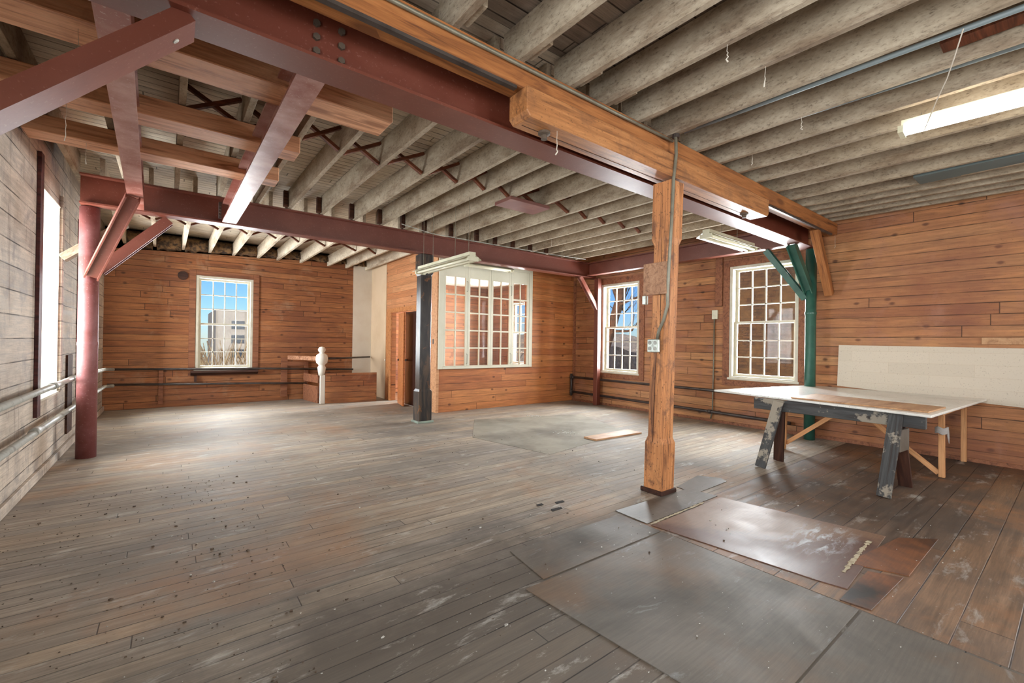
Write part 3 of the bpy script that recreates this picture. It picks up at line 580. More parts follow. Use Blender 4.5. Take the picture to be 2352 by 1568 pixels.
# black column
bl = M(); R_ = []
for z, hw, ch in ((.03, .115, .006), (.52, .115, .006), (.56, .10, .022), (2.45, .10, .022), (2.5, .112, .006), (2.80, .112, .006)):
    a, k = hw, ch; R_.append([(3.35+x, 6.79+y, z) for x, y in ((-a, -a+k), (-a+k, -a), (a-k, -a), (a, -a+k), (a, a-k), (a-k, a), (-a+k, a), (-a, a-k))])
bc = bl.rings(R_).build('black_column', m_black, label='black painted peeling wooden column in front of the glazed partition', cat='post', frame=along((3.35, 6.79, .03), (3.35, 6.79, 3), (0, 1, 0)))
M().box(3.21, 3.49, 6.65, 6.93, 0, .035).build('base_plate', paint('pale_green_base', S(150, 164, 150), S(110, 116, 104), rough=.5), bc, bevel=.006)
# timber knee braces
beam('wooden_brace', (6.93, 2.26, 2.965), (7.53, 2.26, 2.12), .10, .10, m_timber, (0, 1, 0), label='orange wooden knee brace from the timber beam down to the right-hand wall', cat='brace')
beam('wooden_brace', (-.97, 2.26, 2.20), (-.22, 2.26, 2.89), .12, .13, m_string, (0, 1, 0), label='orange wooden knee brace at the top left edge of the view', cat='brace')
beam('wooden_brace', (-.98, 6.95, 2.22), (-.45, 6.95, 2.70), .08, .14, m_joist, (0, 1, 0), label='weathered grey wooden brace behind the round red column', cat='brace')

# ================================================================== JOISTS
ORD = 'first second third fourth fifth sixth seventh eighth ninth tenth eleventh twelfth thirteenth fourteenth fifteenth sixteenth seventeenth eighteenth nineteenth twentieth twenty-first'.split()
def joist(p0, p1, label, group, w_=.046, h=.245, mat=None):
    p0, p1 = Vector(p0), Vector(p1); z = Vector((0, 0, h/2))
    return beam('ceiling_joist', p0+z, p1+z, w_, h, mat or m_joist, bevel=.002, label=label, cat='joist', group=group)
XRJ = [-.62, -.15, .33, .80, 1.256, 1.737, 2.19, 2.565, 2.955, 3.36, 3.831, 4.25, 4.633, 5.048, 5.524, 5.98, 6.381, 6.664, 6.93, 7.185, 7.42]
n = len(XRJ)
for i, x in enumerate(XRJ):
    k = n-1-i
    joist((x+.075, -3.95, 3.085), (x, 2.36, 3.145), 'grey joist right of the timber beam, %s counted from the right-hand wall' % ORD[k] if k else 'grey joist lying against the top of the right-hand wall', 'joists right of the timber beam')
XMJ = [-.86, -.45, 0.02, .45, .86, 1.25, 1.672, 2.125, 2.55, 2.925, 3.30, 3.80, 4.32, 4.72, 5.13, 5.56, 5.98, 6.40, 6.82]
n = len(XMJ)
for i, x in enumerate(XMJ):
    joist((x+.03+random.uniform(-.01, .01), 2.40, 3.148), (x, 6.86, 3.148), 'grey joist between the two steel beams, %s counted from the left wall' % ORD[i], 'joists between the steel beams')
XBJ = [-.72, -.286, .15, .585, 1.0, 1.45, 1.83, 2.30, 2.90, 3.32, 3.80]
for i, x in enumerate(XBJ):
    joist((x+.06, 6.90, 3.16), (x, 10.93, 3.10), 'pale grey joist beyond the far steel beam, %s counted from the left wall' % ORD[i], 'joists beyond the far steel beam', mat=m_joist2)
for i, x in enumerate((4.25, 4.70, 5.15, 5.60, 6.05, 6.50, 6.95)):
    joist((x, 6.90, 3.148), (x, 7.49, 3.148), 'short joist end between the far steel beam and the glazed partition, %s from the left' % ORD[i], 'short joists over the glazed partition')
# bridging
def bridge(x0, x1, y, z0, label, group):
    r_ = thing('cross_bridging', ((x0+x1)/2, y, z0), label, 'bridging', group)
    M().bar((x0+.03, y-.018, z0+.015), (x1-.03, y-.018, z0+.215), .03, .042, (0, 1, 0)).build('strut', m_brown, r_)
    M().bar((x0+.03, y+.018, z0+.215), (x1-.03, y+.018, z0+.015), .03, .042, (0, 1, 0)).build('strut', m_brown, r_)
for i in range(2, len(XMJ)-3):
    y = 4.38+random.uniform(-.05, .05)
    bridge(XMJ[i]+.015, XMJ[i+1]+.015, y, 3.150, 'crossed brown bridging struts at mid span between the steel beams, %s set from the left' % ORD[i-2], 'mid-span bridging')
for i in range(0, len(XBJ)-2):
    bridge(XBJ[i]+.03, XBJ[i+1]+.03, 8.65+i*.04, 3.142, 'crossed brown bridging struts beyond the far steel beam, %s set from the left' % ORD[i], 'bridging beyond the far beam')
# blocking between joists above the beams
for i in range(4, len(XRJ)-4):
    x = XRJ[i]
    M().box(x+.027, x+.075, 1.98, 2.18, 3.16, 3.39).build('joist_block', m_joist, label='short grey block beside the %s joist from the right-hand wall, at the timber beam' % ORD[len(XRJ)-1-i], cat='block', group='blocks at the timber beam', bevel=.004)
for i in range(5, len(XMJ)-2):
    x = XMJ[i]
    M().box(x-.085, x-.028, 6.58, 6.64, 3.15, 3.36).build('joist_block', m_darkboard, label='dark upright block beside the %s joist from the left wall, at the far steel beam' % ORD[i], cat='block', group='blocks at the far steel beam')
# stringers
for y0, y1, x1, lb in ((3.20, 3.49, 1.30, 'nearest'), (4.24, 4.49, .875, 'middle'), (5.13, 5.37, .86, 'farthest')):
    M().box(-.97, x1, y0, y1, 3.0, 3.14).build('stringer', m_string, frame=Matrix.Translation((0, y0, 3.0)), label='orange brown flat timber across the joists at upper left, %s of three' % lb, cat='timber', group='stringers under the joists', bevel=.006)
M().box(3.25, 3.89, 4.28, 4.62, 3.105, 3.147).build('ceiling_plate', paint('maroon_plate', S(112, 66, 58), S(128, 84, 72), rough=.6), label='brown rectangular board fixed under the joists near the middle of the ceiling', cat='board', bevel=.003)
M().box(6.10, 6.40, -.3, 1.10, 3.13, 3.16).build('ceiling_panel', m_blueboard, label='blue grey panel between joists near the right-hand wall', cat='panel')
M().box(3.68, 3.80, -.3, .55, 3.20, 3.23).build('ceiling_panel', m_brown, label='reddish brown board between joists at the top right edge', cat='panel')
M().tube([(3.9, 2.1, 3.20), (3.93, 1.2, 3.18), (3.97, .3, 3.165), (4.0, -.6, 3.15)], .022, 8).build('ceiling_pipe', paint('blue_grey_pipe', S(116, 128, 132), S(96, 104, 106), rough=.45), smooth=True, label='blue grey pipe along a joist above the lit lamp', cat='pipe')
M().tube([(3.45, 2.1, 3.175), (3.49, 1.0, 3.16), (3.52, .2, 3.15), (3.55, -.6, 3.14)], .018, 8).build('ceiling_pipe', paint('blue_grey_pipe_2', S(126, 138, 142), S(104, 114, 116), rough=.45), smooth=True, label='upper blue grey pipe under a joist at the top right corner', cat='pipe')
# dirty insulation behind the back joists
for i in range(len(XBJ)-1):
    a, b = XBJ[i]+.03, XBJ[i+1]-.03; m = M(); nn = 7; R_ = []
    for k in range(nn+1):
        x = a+(b-a)*k/nn; j = [random.uniform(-.02, .02) for _ in range(6)]
        R_.append([(x, 10.93, 3.01+.05*(x+1)+j[0]), (x, 10.86+j[1], 3.06+.04*(x+1)+j[2]), (x, 10.80+j[3], 3.17+j[4]), (x, 10.84+j[5], 3.30), (x, 10.93, 3.36)])
    m.rings(R_).build('insulation_batt', m_insul, label='dirty brown insulation stuffed over the back wall, %s bay from the left' % ORD[i], cat='insulation', group='insulation over the back wall', smooth=True)
# ================================================================== LAMPS
def fluoro(name, p0, p1, label, lit=False, wires=(), shade=True, zt=3.14):
    p0, p1 = Vector(p0), Vector(p1); d = (p1-p0).normalized(); s_ = Vector((0, 0, 1)).cross(d).normalized(); c = (p0+p1)/2
    r_ = thing(name, c, label, 'lamp')
    m = M(); m.bar(p0+Vector((0, 0, .055)), p1+Vector((0, 0, .055)), .09 if shade else .035, .06)
    if shade:
        for sg in (-1, 1):
            a0, a1 = p0+s_*sg*.045+Vector((0, 0, .045)), p1+s_*sg*.045+Vector((0, 0, .045)); q0, q1 = p0+s_*sg*.13-Vector((0, 0, .005)), p1+s_*sg*.13-Vector((0, 0, .005)); t_ = Vector((0, 0, .006))
            m.quadbox([a0, a1, q1, q0, a0+t_, a1+t_, q1+t_, q0+t_])
    m.build('housing', m_fixture, r_, bevel=.002)
    for sg in (-1, 1):
        o_ = s_*sg*.045 - Vector((0, 0, .002)); M().tube([p0+o_+d*.02, p1+o_-d*.02], .018 if shade else .0135, 12).build('tube', m_tube_on if lit else m_tube_off, r_, smooth=True)
    for q in (p0, p1): M().bar(q-d*.012, q+d*.02, .15, .05, (0, 0, 1)).build('end_cap', m_fixture, r_)
    for q in wires: M().tube([q, Vector((q[0], q[1], zt))], .003, 5).build('hanging_wire', m_conduit, r_)
    return r_
fluoro('fluorescent_lamp', (2.87, 5.95, 2.36), (2.87, 4.53, 2.36), 'cream twin tube lamp hanging unlit in front of the black column', wires=[(2.87, 5.85, 2.44), (2.84, 5.5, 2.44), (2.87, 4.62, 2.44), (2.90, 5.0, 2.44)])
fluoro('fluorescent_lamp', (5.20, 2.86, 2.70), (6.42, 2.86, 2.70), 'unlit strip lamp hanging right of the central post, under the red beams', wires=[(5.585, 2.86, 2.78), (6.0, 2.86, 2.78)], zt=3.15)
fluoro('fluorescent_lamp', (4.37, .86, 2.99), (4.46, -.42, 2.98), 'lit twin tube lamp under the joists at the right edge', lit=True, shade=False, zt=3.10, wires=[(4.38, .75, 3.05), (4.45, -.3, 3.05)])
fluoro('fluorescent_lamp', (4.35, 7.08, 2.80), (5.40, 7.08, 2.80), 'unlit strip lamp beyond the far beam, above the glazed partition', wires=[(4.70, 7.08, 2.88), (5.15, 7.08, 2.88)], zt=3.15)
# ================================================================== PIPES
def pipe(pts, r_, mat, label, couplings=(), n=12):
    o = M().tube(pts, r_, n).build('heating_pipe', mat, smooth=True, label=label, cat='pipe')
    for a, b in couplings: M().tube([a, b], r_*1.28, n).build('coupling', mat, o, smooth=True)
    return o
pipe([(-.90, .2, .875), (-.90, 7.4, .872), (-.90, 10.2, .80), (-.80, 10.30, .79)], .027, m_pipe, 'upper grey pipe along the left wall', [((-.9, 6.0, .873), (-.9, 6.2, .873)), ((-.9, 7.0, .873), (-.9, 7.12, .873))])
pipe([(-.90, .2, .555), (-.90, 7.4, .535), (-.90, 10.2, .51), (-.80, 10.30, .505)], .027, m_pipe, 'lower grey pipe along the left wall', [((-.9, 5.3, .548), (-.9, 5.45, .548))])
pipe([(-.93, 10.87, .762), (1.6, 10.87, .72), (3.50, 10.87, .655)], .022, m_darkpipe, 'upper dark pipe along the back wall below the window')
pipe([(-.93, 10.87, .483), (1.6, 10.87, .40), (2.45, 10.87, .362)], .022, m_darkpipe, 'lower dark pipe along the back wall')
pr_ = thing('heating_pipes', (7.54, 7.44, 0), 'pair of dark iron pipes with a riser along the foot of the right-hand wall', 'pipes')
for nm, pts, rr_, cps in (('upper_pipe', [(7.54, 7.44, .56), (7.54, 4.2, .565), (7.54, 2.9, .56)], .026, ((7.36, .56), )), ('lower_pipe', [(7.54, 7.44, .215), (7.54, 4.2, .19), (7.54, 2.75, .175)], .026, ((4.0, .19),)), ('riser', [(7.54, 7.45, .12), (7.54, 7.45, .64)], .028, ())):
    q_ = M().tube(pts, rr_, 12).build(nm, m_darkpipe, pr_, smooth=True)
    for yy, zz in cps: M().tube([(7.54, yy, zz), (7.54, yy+.07, zz)], .034, 12).build('coupling', m_darkpipe, q_, smooth=True)
for zz in (.21, .56): M().tube([(7.54, 7.45, zz-.04), (7.54, 7.45, zz+.04)], .036, 12).build('elbow', m_darkpipe, pr_, smooth=True)
M().tube([(7.595, 4.0, 1.84), (7.595, 4.005, 1.0), (7.585, 4.01, .20), (7.585, 4.04, .06)], .012, 8).build('conduit', m_conduit, smooth=True, label='thin upright conduit below the white box on the right-hand wall', cat='conduit')
jb = M().box(7.575, 7.618, 3.94, 4.04, 1.82, 1.98).build('switch_box', m_fixture, label='white box on the right-hand wall between the two windows', cat='switch', bevel=.006)
# back wall fittings
for a, lb in ((-.16, 'left'),):
    M().box(a-.04, a+.035, 10.915, 10.948, .07, .75).build('wall_batten', m_casing, label='upright brown batten on the back wall behind the pipes, left of the window', cat='batten', bevel=.003)
sh = M().rings([[(x, y, z) for y, z in ((10.948, .60), (10.948, .70), (10.80, .70), (10.80, .66), (10.85, .62))] for x in (.30, 1.47)]).build('window_shelf', m_darkleg, label='dark painted shelf under the back window', cat='shelf')
M().box(.36, .40, 10.87, 10.948, .48, .60).build('bracket', m_darkleg, sh)
M().tube([(.155, 10.949, 2.60), (.155, 10.93, 2.60)], .085, 24).build('flue_cover', m_darkleg, label='round dark flue cover on the back wall left of the window', cat='flue cover')
M().box(XL+.001, XL+.02, 7.40, 7.72, .19, 1.13).build('slot_board', m_darkboard, label='dark upright board on the left wall behind the pipes', cat='board')
# ================================================================== STAIR GUARD
M().quadbox([(2.60, 9.87, 0), (3.66, 9.72, 0), (3.66, 9.75, 0), (2.60, 9.90, 0), (2.60, 9.87, .64), (3.66, 9.72, .645), (3.66, 9.75, .645), (2.60, 9.90, .64)]).build('stair_guard_panel', m_wall_b, label='low brown panel beside the white newel post', cat='panel', bevel=.003)
nw = thing('newel_post', (2.535, 9.93, 0), 'white turned newel post with a ball top at the stair guard', 'post')
M().lathe((2.535, 9.93, .60), [(.06, 0), (.075, .10), (.085, .17), (.06, .21), (.072, .235), (.11, .27), (.125, .35), (.11, .43), (.065, .465), (.04, .48), (.06, .50), (.076, .535), (.076, .56), (.055, .60), (.001, .615)], 24).build('turned_top', m_newel, nw, smooth=True)
M().box(2.50, 2.595, 9.87, 9.94, 0, .61).build('shaft', m_newel, nw, bevel=.004)
sp_ = thing('stair_side_rail', (2.45, 10.35, 0), 'two pale brown boards with a dark gap, left of the newel post', 'rail')
for z0, z1 in ((.0, .36), (.43, .60)): M().quadbox([(2.48, 10.02, z0), (2.51, 10.02, z0), (2.40, 10.82, z0), (2.37, 10.82, z0), (2.48, 10.02, z1), (2.51, 10.02, z1), (2.40, 10.82, z1), (2.37, 10.82, z1)]).build('board', m_casing, sp_, bevel=.003)
hr = M().bar((2.06, 10.86, .955), (2.47, 10.06, .955), .03, .09).build('handrail', timber('pale_rail', S(196, 150, 118), S(170, 120, 90), S(110, 70, 50), knots=0), label='flat wooden handrail left of the white newel post', cat='handrail', bevel=.003)
M().tube([(2.69, 9.99, .955), (3.92, 10.90, .95)], .02, 8).build('handrail', m_darkpipe, smooth=True, label='thin dark round handrail right of the white newel post', cat='handrail')
ub = thing('wall_frame', (2.28, 10.93, .1), 'inverted U of brown boards on the back wall behind the newel post', 'frame')
for x0, x1, z0, z1 in ((1.93, 2.06, .08, .95), (2.42, 2.50, .3, .86), (2.06, 2.42, .76, .86)): M().box(x0, x1, 10.915, 10.948, z0, z1).build('board', m_casing, ub, bevel=.003)

# ================================================================== RIGHT WALL PANEL + TABLE
M().rings([[(x, 2.155, 1.385), (x, -.9, 1.355), (x, -.9, .66), (x, .40, .70), (x, 2.17, .80)] for x in (XR-.03, XR-.001)]).build('block_panel', m_block, label='cream painted block patch on the right-hand wall behind the table', cat='panel')
tp = [(5.606, 2.946), (5.16, .795), (7.455, .683), (7.60, 2.536)]
M().prism(tp[::-1], .755, .778).build('tabletop', [m_tabletop], label='big white tabletop sheet resting on the trestle', cat='tabletop', bevel=.005)
M().prism([(5.45, 1.99), (5.32, .84), (5.90, .81), (6.13, 1.965)][::-1], .779, .793).build('plywood_piece', m_ply, label='tan plywood offcut lying on the near edge of the white tabletop', cat='board', bevel=.002)
tr = thing('sawhorse', (5.4, 1.6, 0), 'dark blue grey sawhorse under the near edge of the tabletop', 'sawhorse')
M().bar((5.435, 2.36, .688), (5.36, .86, .688), .05, .125).build('top_rail', m_trestle, tr, frame=along((5.435, 2.36, .688), (5.36, .86, .688)), bevel=.004)
def leg(p0, p1, w_, t_, mat, par, nm='leg', up=(1, 0, 0)):
    p0, p1 = Vector(p0), Vector(p1); return M().bar(p0, p1, w_, t_, up).build(nm, mat, par, frame=along(p0, p1, up), bevel=.003)
leg((5.215, 2.20, .004), (5.375, 2.08, .735), .105, .035, m_trestle, tr)
leg((5.70, 2.20, .004), (5.47, 2.10, .73), .105, .035, m_darkleg, tr)
leg((5.11, 1.10, .004), (5.33, 1.06, .74), .105, .035, m_trestle, tr)
leg((5.70, 1.06, .004), (5.44, 1.08, .73), .105, .035, m_darkleg, tr)
M().prism([(5.27, 1.045), (5.27, 1.02), (5.50, 1.0), (5.50, 1.025)][::-1], .40, .60).build('gusset', m_sheet_pale, tr, bevel=.002)
fr2 = thing('table_frame', (7.0, 1.6, 0), 'pale new wood leg frame under the far side of the tabletop', 'table frame')
M().bar((6.36, .91, .70), (7.50, .87, .70), .04, .085).build('rail', m_new, fr2, frame=along((6.36, .91, .70), (7.5, .87, .70)), bevel=.003)
leg((6.42, .905, .004), (6.42, .915, .75), .05, .042, m_new, fr2); leg((7.54, .875, .004), (7.54, .88, .75), .05, .042, m_new, fr2)
leg((7.52, 2.52, .004), (7.52, 2.50, .75), .06, .05, m_darkleg, fr2); leg((6.42, 2.42, .004), (6.42, 2.40, .75), .05, .042, m_new, fr2)
leg((6.42, .93, .04), (6.42, 1.72, .70), .05, .024, m_new, fr2, 'brace'); leg((6.44, 2.40, .08), (6.44, 1.66, .70), .05, .024, m_new, fr2, 'brace')
# ================================================================== FLOOR PIECES
def sheet(poly, h, mat, label, nm='floor_sheet', cat='floor sheet'): return M().prism(poly, 0.0005, h).build(nm, mat, label=label, cat=cat, bevel=.001)
sheet([(2.85, 1.965), (2.97, .93), (3.0, .80), (4.06, .86), (3.88, 1.965)], .006, m_two, 'large brown floor sheet with pale scuffs in front of the sawhorse')
sheet([(2.85, 2.00), (3.89, 2.00), (3.86, 2.27), (2.86, 2.31)], .006, m_sheet_pale, 'narrow sheet strip at the foot of the central post')
sheet([(1.65, .70), (2.815, .70), (2.815, 1.845), (1.55, 1.86)], .005, m_sheet_grey, 'grey scuffed floor sheet left of the brown sheet')
sheet([(.2, .1), (2.80, .05), (2.81, .685), (.35, .70)], .005, m_sheet_grey, 'grey scuffed floor sheet nearest the camera')
sheet([(1.70, 1.88), (2.82, 1.865), (2.83, 2.24), (1.75, 2.26)], .004, m_sheet_grey, 'dark narrow floor sheet between the post and the boards')
sheet([(3.36, .90), (3.47, .625), (4.305, .622), (4.10, .80)], .007, m_sheet_char, 'charred black and orange floor patch right of the brown sheet', 'floor_patch', 'floor patch')
sheet([(2.84, .79), (2.86, .66), (3.42, .64), (3.34, .79)], .006, m_sheet_char, 'blackened small floor patch at the corner of the brown sheet', 'floor_patch', 'floor patch')
sheet([(3.82, 2.36), (3.80, 2.15), (4.38, 2.16), (4.45, 2.25), (4.33, 2.44)], .005, m_sheet_pale, 'grey thin patch on the floor right of the central post', 'floor_patch', 'floor patch')
sheet([(3.65, 3.95), (5.6, 4.3), (6.2, 5.9), (4.2, 6.5), (3.4, 5.3)], .003, sheet_mat('worn_covering', S(158, 150, 134), S(140, 134, 120), S(116, 108, 96), rough=.65), 'greyish worn floor covering before the glazed partition')
for nm_, (ax_, ay_), (bx_, by_), w0 in (('upper', (2.86, 1.975), (3.62, 1.985), .022), ('lower', (3.20, .872), (3.86, .905), .026)):
    m = M()
    for k in range(16):
        t0, t1 = k/16, (k+1)/16; j = random.uniform(.3, 1.3)
        x0_, y0_, x1_, y1_ = ax_+(bx_-ax_)*t0, ay_+(by_-ay_)*t0, ax_+(bx_-ax_)*t1, ay_+(by_-ay_)*t1
        m.prism([(x0_, y0_-w0*j*.5), (x1_, y1_-w0*random.uniform(.2, 1.2)*.5), (x1_, y1_+w0*random.uniform(.2, 1.2)*.5), (x0_, y0_+w0*j*.5)], .0075, .0095)
    m.build('adhesive_strip', paint('ragged_cream_%s' % nm_, S(188, 176, 150), S(160, 146, 122), .45, .6, 30, rough=.9), label='ragged cream adhesive strip on the %s edge of the brown floor sheet' % nm_, cat='strip')
M().prism([(4.69, 4.37), (4.69, 4.14), (5.66, 4.09), (5.66, 4.36)][::-1], .001, .024).build('loose_plank', m_ply, label='loose pale plank lying on the floor left of the central post', cat='plank', bevel=.002)
for i, (x, y, lb) in enumerate(((5.35, 6.2, 'scattered white paper scraps near the glazed partition'), (4.75, 4.75, 'scattered white paper scraps by the loose plank'))):
    m = M()
    for k in range(26):
        a, b = random.gauss(0, .07), random.gauss(0, .07); s_ = random.uniform(.006, .02); t_ = random.uniform(0, 3)
        m.prism([(x+a+s_*math.cos(t_+q), y+b+s_*math.sin(t_+q)) for q in (0, 1.6, 3.0, 4.5)], .004, .007+random.uniform(0, .004))
    m.build('paper_scraps', m_flake, kind='stuff', label=lb, cat='scraps')
def grit(n_, box, smin, smax, mat, label, z=0.0008):
    m = M()
    for k in range(n_):
        x, y = random.uniform(box[0], box[1]), random.uniform(box[2], box[3])**1.0; s_ = random.uniform(smin, smax)*(1 if random.random() < .85 else 2.0); t_ = random.uniform(0, 6)
        p = [(x+s_*random.uniform(.5, 1.4)*math.cos(t_+q), y+s_*random.uniform(.4, 1)*math.sin(t_+q)) for q in (0, 1.3, 2.6, 4.1)]
        m.prism(p, z, z+s_*.7)
    m.build('floor_debris', mat, kind='stuff', label=label, cat='debris')
grit(420, (-.95, .6, 1.6, 5.2), .002, .0055, m_debris, 'dark crumbs and chips scattered on the floor along the left wall')
grit(420, (-.3, 4.6, .3, 4.2), .0018, .0045, m_flake, 'pale plaster crumbs scattered over the near floor', .0062)
grit(260, (0, 4.2, 1.5, 6.0), .002, .005, m_debris, 'small dark crumbs scattered over the middle of the floor', .0062)
M().box(7.592, 7.6185, .40, .745, 1.41, 1.49).build('wall_board', m_ply, label='short pale board on the right-hand wall above the cream block patch', cat='board', bevel=.003)
M().box(XH-.012, XH-.0045, 7.60, 7.64, 1.31, 1.40).build('light_switch', m_darkpipe, label='small black switch plate on the tan corner board by the partition', cat='switch', bevel=.002)
m = M()
for k in range(5): m.tube([(6.42+.046*math.cos(t)*(1+.1*k), .912+.046*math.sin(t), .52-.012*k+.01*math.sin(3*t)) for t in [i*.7 for i in range(9)]], .010, 6)
m.tube([(6.45, .87, .50), (6.46, .865, .42), (6.465, .86, .36)], [.012, .009, .003], 6); m.build('rag', paint('grey_rag', S(170, 164, 160), S(140, 136, 134), rough=.95), smooth=True, label='grey rag tied round the pale table leg', cat='rag')
for i, (x, y, w_, lb) in enumerate(((2.63, 2.72, .05, 'farthest'), (2.50, 2.62, .06, 'nearest'), (2.45, 2.77, .035, 'leftmost'))):
    M().prism([(x-w_, y-.018), (x+w_*.8, y-.022), (x+w_, y+.015), (x-w_*.7, y+.02)], .0005, .003).build('floor_hole', paint('dark_hole_%d' % i, S(34, 28, 24), rough=.9), label='small dark hole worn in the floor left of the central post, %s of three' % lb, cat='hole')
# ================================================================== COBWEBS, WIRES
def strand(p, n_=8, l=.12, label='', sway=.01):
    m = M(); pts = [(p[0]+random.uniform(-sway, sway)*k/n_, p[1]+random.uniform(-sway, sway)*k/n_, p[2]-l*k/n_) for k in range(n_+1)]
    m.tube(pts, [.0012+.004*(k/n_)**2*(1 if l < .2 else .3) for k in range(n_+1)], 5); m.build('cobweb', m_web, label=label, cat='cobweb', group='hanging cobweb strands')
for p, l, lb in (((2.02, 2.16, 2.77), .16, 'white cobweb thread hanging below the left end of the corbel timber'), ((2.578, 1.3, 3.132), .10, 'short cobweb tuft hanging from a joist at the top, near the centre'),
                 ((2.968, 1.25, 3.132), .13, 'cobweb tuft hanging left of the broken wire'), ((3.843, 1.35, 3.132), .10, 'fat white cobweb tuft hanging under the third joist left of the lit lamp'),
                 ((4.257, 1.9, 3.138), .10, 'cobweb tuft hanging from a joist right of the timber beam'), ((-.42, 3.3, 3.0), .22, 'cobweb hanging beside the big red knee brace'),
                 ((-.6, 4.3, 2.999), .30, 'long cobweb hanging left of the pink cross beam'), ((-.6, 5.2, 3.0), .18, 'cobweb hanging from the farthest flat timber by the left wall'),
                 ((7.5, 2.19, 2.97), .20, 'cobweb hanging at the end of the timber beam by the right-hand wall'), ((5.14, 5.6, 3.147), .12, 'cobweb hanging from joists right of the central ceiling plate')):
    strand(p, 8, l, lb)
M().tube([(3.384, .412, 3.09), (3.55, .47, 3.02), (3.72, .52, 3.0), (3.95, .6, 2.98), (4.2, .70, 2.9)], .0035, 5).build('loose_wire', m_web, label='loose broken wire dangling between the joists near the lit lamp', cat='wire')
M().tube([(2.72, 6.3, 3.12), (3.3, 6.45, 3.10), (4.5, 6.45, 3.10), (5.8, 6.4, 3.10), (6.8, 6.35, 3.11)], .006, 6).build('loose_wire', m_pipe, label='pale cable slung under the joists along the far steel beam', cat='wire')
# ================================================================== OUTSIDE
N = NT('dry_ground'); pos = N.n('NewGeometry').outputs['Position']
c = N.mix(N.rng(N.noise(pos, .6, 6), .35, .65), S(206, 182, 142), S(170, 150, 112)); m_ground = N.bsdf(c, .95)
M().box(-90, 140, -90, 160, -4.4, -4.2).build('ground_outside', m_ground, kind='structure')
N = NT('winter_woods'); pos = N.n('NewGeometry').outputs['Position']
c = N.mix(N.rng(N.noise(pos, 1.5, 8, .7), .35, .65), S(176, 156, 134), S(120, 108, 94)); m_hill = N.bsdf(c, 1.0)
R_ = []
for k in range(41):
    y = 8+k*2.6; h = 2.2+1.3*math.sin(k*.3+.5)+.7*math.sin(k*1.3)+random.uniform(-.2, .2)
    R_.append([(56+4*math.sin(k*.5), y, -4.2), (60+3*math.sin(k*.4), y, h*.55), (66, y, h+.6), (80, y, h+.3), (95, y, -4.2)])
M().rings(R_).build('wooded_hill', m_hill, label='distant brown wooded hillside seen through the far right window', cat='hill')
def bare_tree(name, base, h, r0, label, seed, depth=5, leanv=(0, 0, 1), trunk=()):
    rnd = random.Random(seed); m = M()
    def grow(p, d, l, r, k):
        pts = [p]; rs = [r]; q = p; dd = d
        for i in range(4):
            dd = (dd+Vector((rnd.uniform(-.18, .18), rnd.uniform(-.18, .18), rnd.uniform(-.05, .12)))).normalized(); q = q+dd*l/4; pts.append(q); rs.append(r*(1-.1*(i+1)))
        m.tube(pts, rs, 8 if k > 2 else 5, cap=True)
        if k == 0: return
        for j in range(3 if k > 1 else 4):
            nd = (dd+Vector((rnd.uniform(-1, 1), rnd.uniform(-1, 1), rnd.uniform(-.1, .8)))*.85).normalized(); grow(pts[-1 if j < 2 else 2], nd, l*rnd.uniform(.55, .8), rs[-1]*rnd.uniform(.45, .7), k-1)
    for t_ in trunk:
        n_ = len(t_); m.tube(t_, [r0*(1-.55*i/(n_-1))*(1 if t_ is trunk[0] else .55) for i in range(n_)], 9)
        for i in range(max(1, n_-5), n_):
            for j in range(3): grow(Vector(t_[i]), Vector((rnd.uniform(-.5, .5), rnd.uniform(-1, 1), rnd.uniform(-.2, .8))).normalized(), rnd.uniform(.7, 1.4), .05, 3)
    if not trunk: grow(Vector(base), Vector(leanv).normalized(), h, r0, depth)
    m.build(name, paint('bark_%d' % seed, S(104, 88, 74), S(74, 62, 54), .4, .6, 6, rough=.95), label=label, cat='tree')
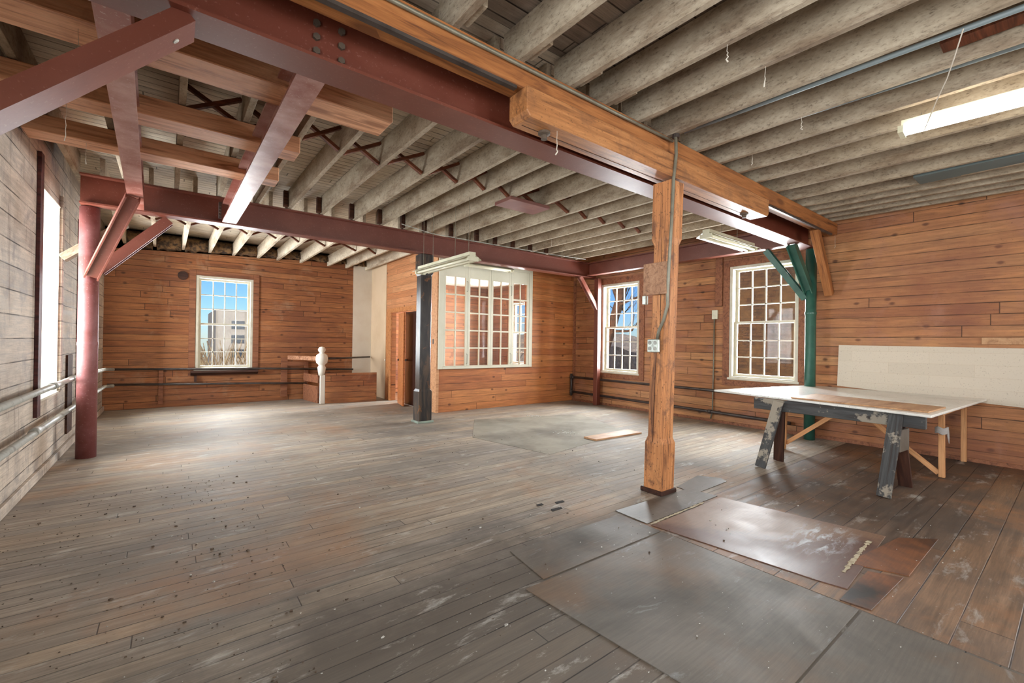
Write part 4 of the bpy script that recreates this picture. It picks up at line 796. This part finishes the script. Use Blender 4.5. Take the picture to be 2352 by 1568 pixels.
bare_tree('bare_tree', (12, 11.2, -4.2), 7.2, .22, 'large bare tree close outside the far right window', 3, 4,
          trunk=[[(12, 11.0, -4.2), (12, 10.7, -1), (12, 10.25, 1.2), (12, 10.0, 1.8), (12, 9.69, 2.69), (12, 9.36, 3.54), (12, 9.22, 4.6), (12, 9.4, 6.2)], [(12, 9.62, 2.8), (12, 9.86, 3.3), (12.0, 9.82, 4.2), (12, 9.95, 5.5)]])
# brush outside the back window
m = M(); rnd = random.Random(5)
for k in range(900):
    x, y = rnd.uniform(-3, 7), rnd.uniform(17, 30); z = -4.2; l = rnd.uniform(3.0, 5.4); a = rnd.uniform(-.35, .35)
    m.tube([(x, y, z+1.5), (x+a*.5*l, y, z+.6*l), (x+a*l+rnd.uniform(-.3, .3), y, z+l+.3)], [.05, .035, .01], 4, cap=False)
m.build('dry_brush', paint('dry_twigs', S(196, 170, 128), S(140, 110, 78), .4, .6, 3, rough=.95), kind='stuff', label='dry tan brush thicket outside the back window', cat='brush')
N = NT('concrete_facade'); pos = N.n('NewGeometry').outputs['Position']
m_conc = N.bsdf(N.mix(N.rng(N.noise(pos, .5, 4), .4, .6), S(188, 176, 158), S(172, 160, 144)), .9)
bd = thing('office_building', (13, 66, -4.2), 'pale concrete building with dark windows far outside the back window', 'building')
M().box(3.9, 26, 60, 74, -4.2, 4.75).build('wall', m_conc, bd)
for fl in range(3):
    for k in range(7): M().box(5.4+k*2.1, 6.7+k*2.1, 59.93, 60.0, .1+fl*1.65-.9, 1.05+fl*1.65-.9).build('window', paint('dark_pane_%d_%d' % (fl, k), S(70, 76, 82), rough=.3), bd)
N = NT('dark_brick'); pos = N.n('NewGeometry').outputs['Position']; sp = N.n('SeparateXYZ', (pos,))
br = N.n('TexBrick', {'Vector': N.vec(sp.outputs[1], sp.outputs[2]), 'Color1': S(84, 64, 44), 'Color2': S(52, 38, 30), 'Mortar': S(44, 38, 32), 'Scale': 1.0, 'Mortar Size': .006, 'Brick Width': .2, 'Row Height': .066})
c = N.mix(N.rng(N.noise(pos, 2.0, 6, .7), .4, .62), br.outputs[0], S(92, 74, 48)); m_brick = N.bsdf(c, .9, N.math('ADD', N.noise(pos, 14, 5), br.outputs[1]), .6, .02)
M().box(10.4, 11.4, -7, 5.75, -4.2, 9).build('brick_building', m_brick, label='dark brown brick wall of the neighbouring building outside the nearer window', cat='building')
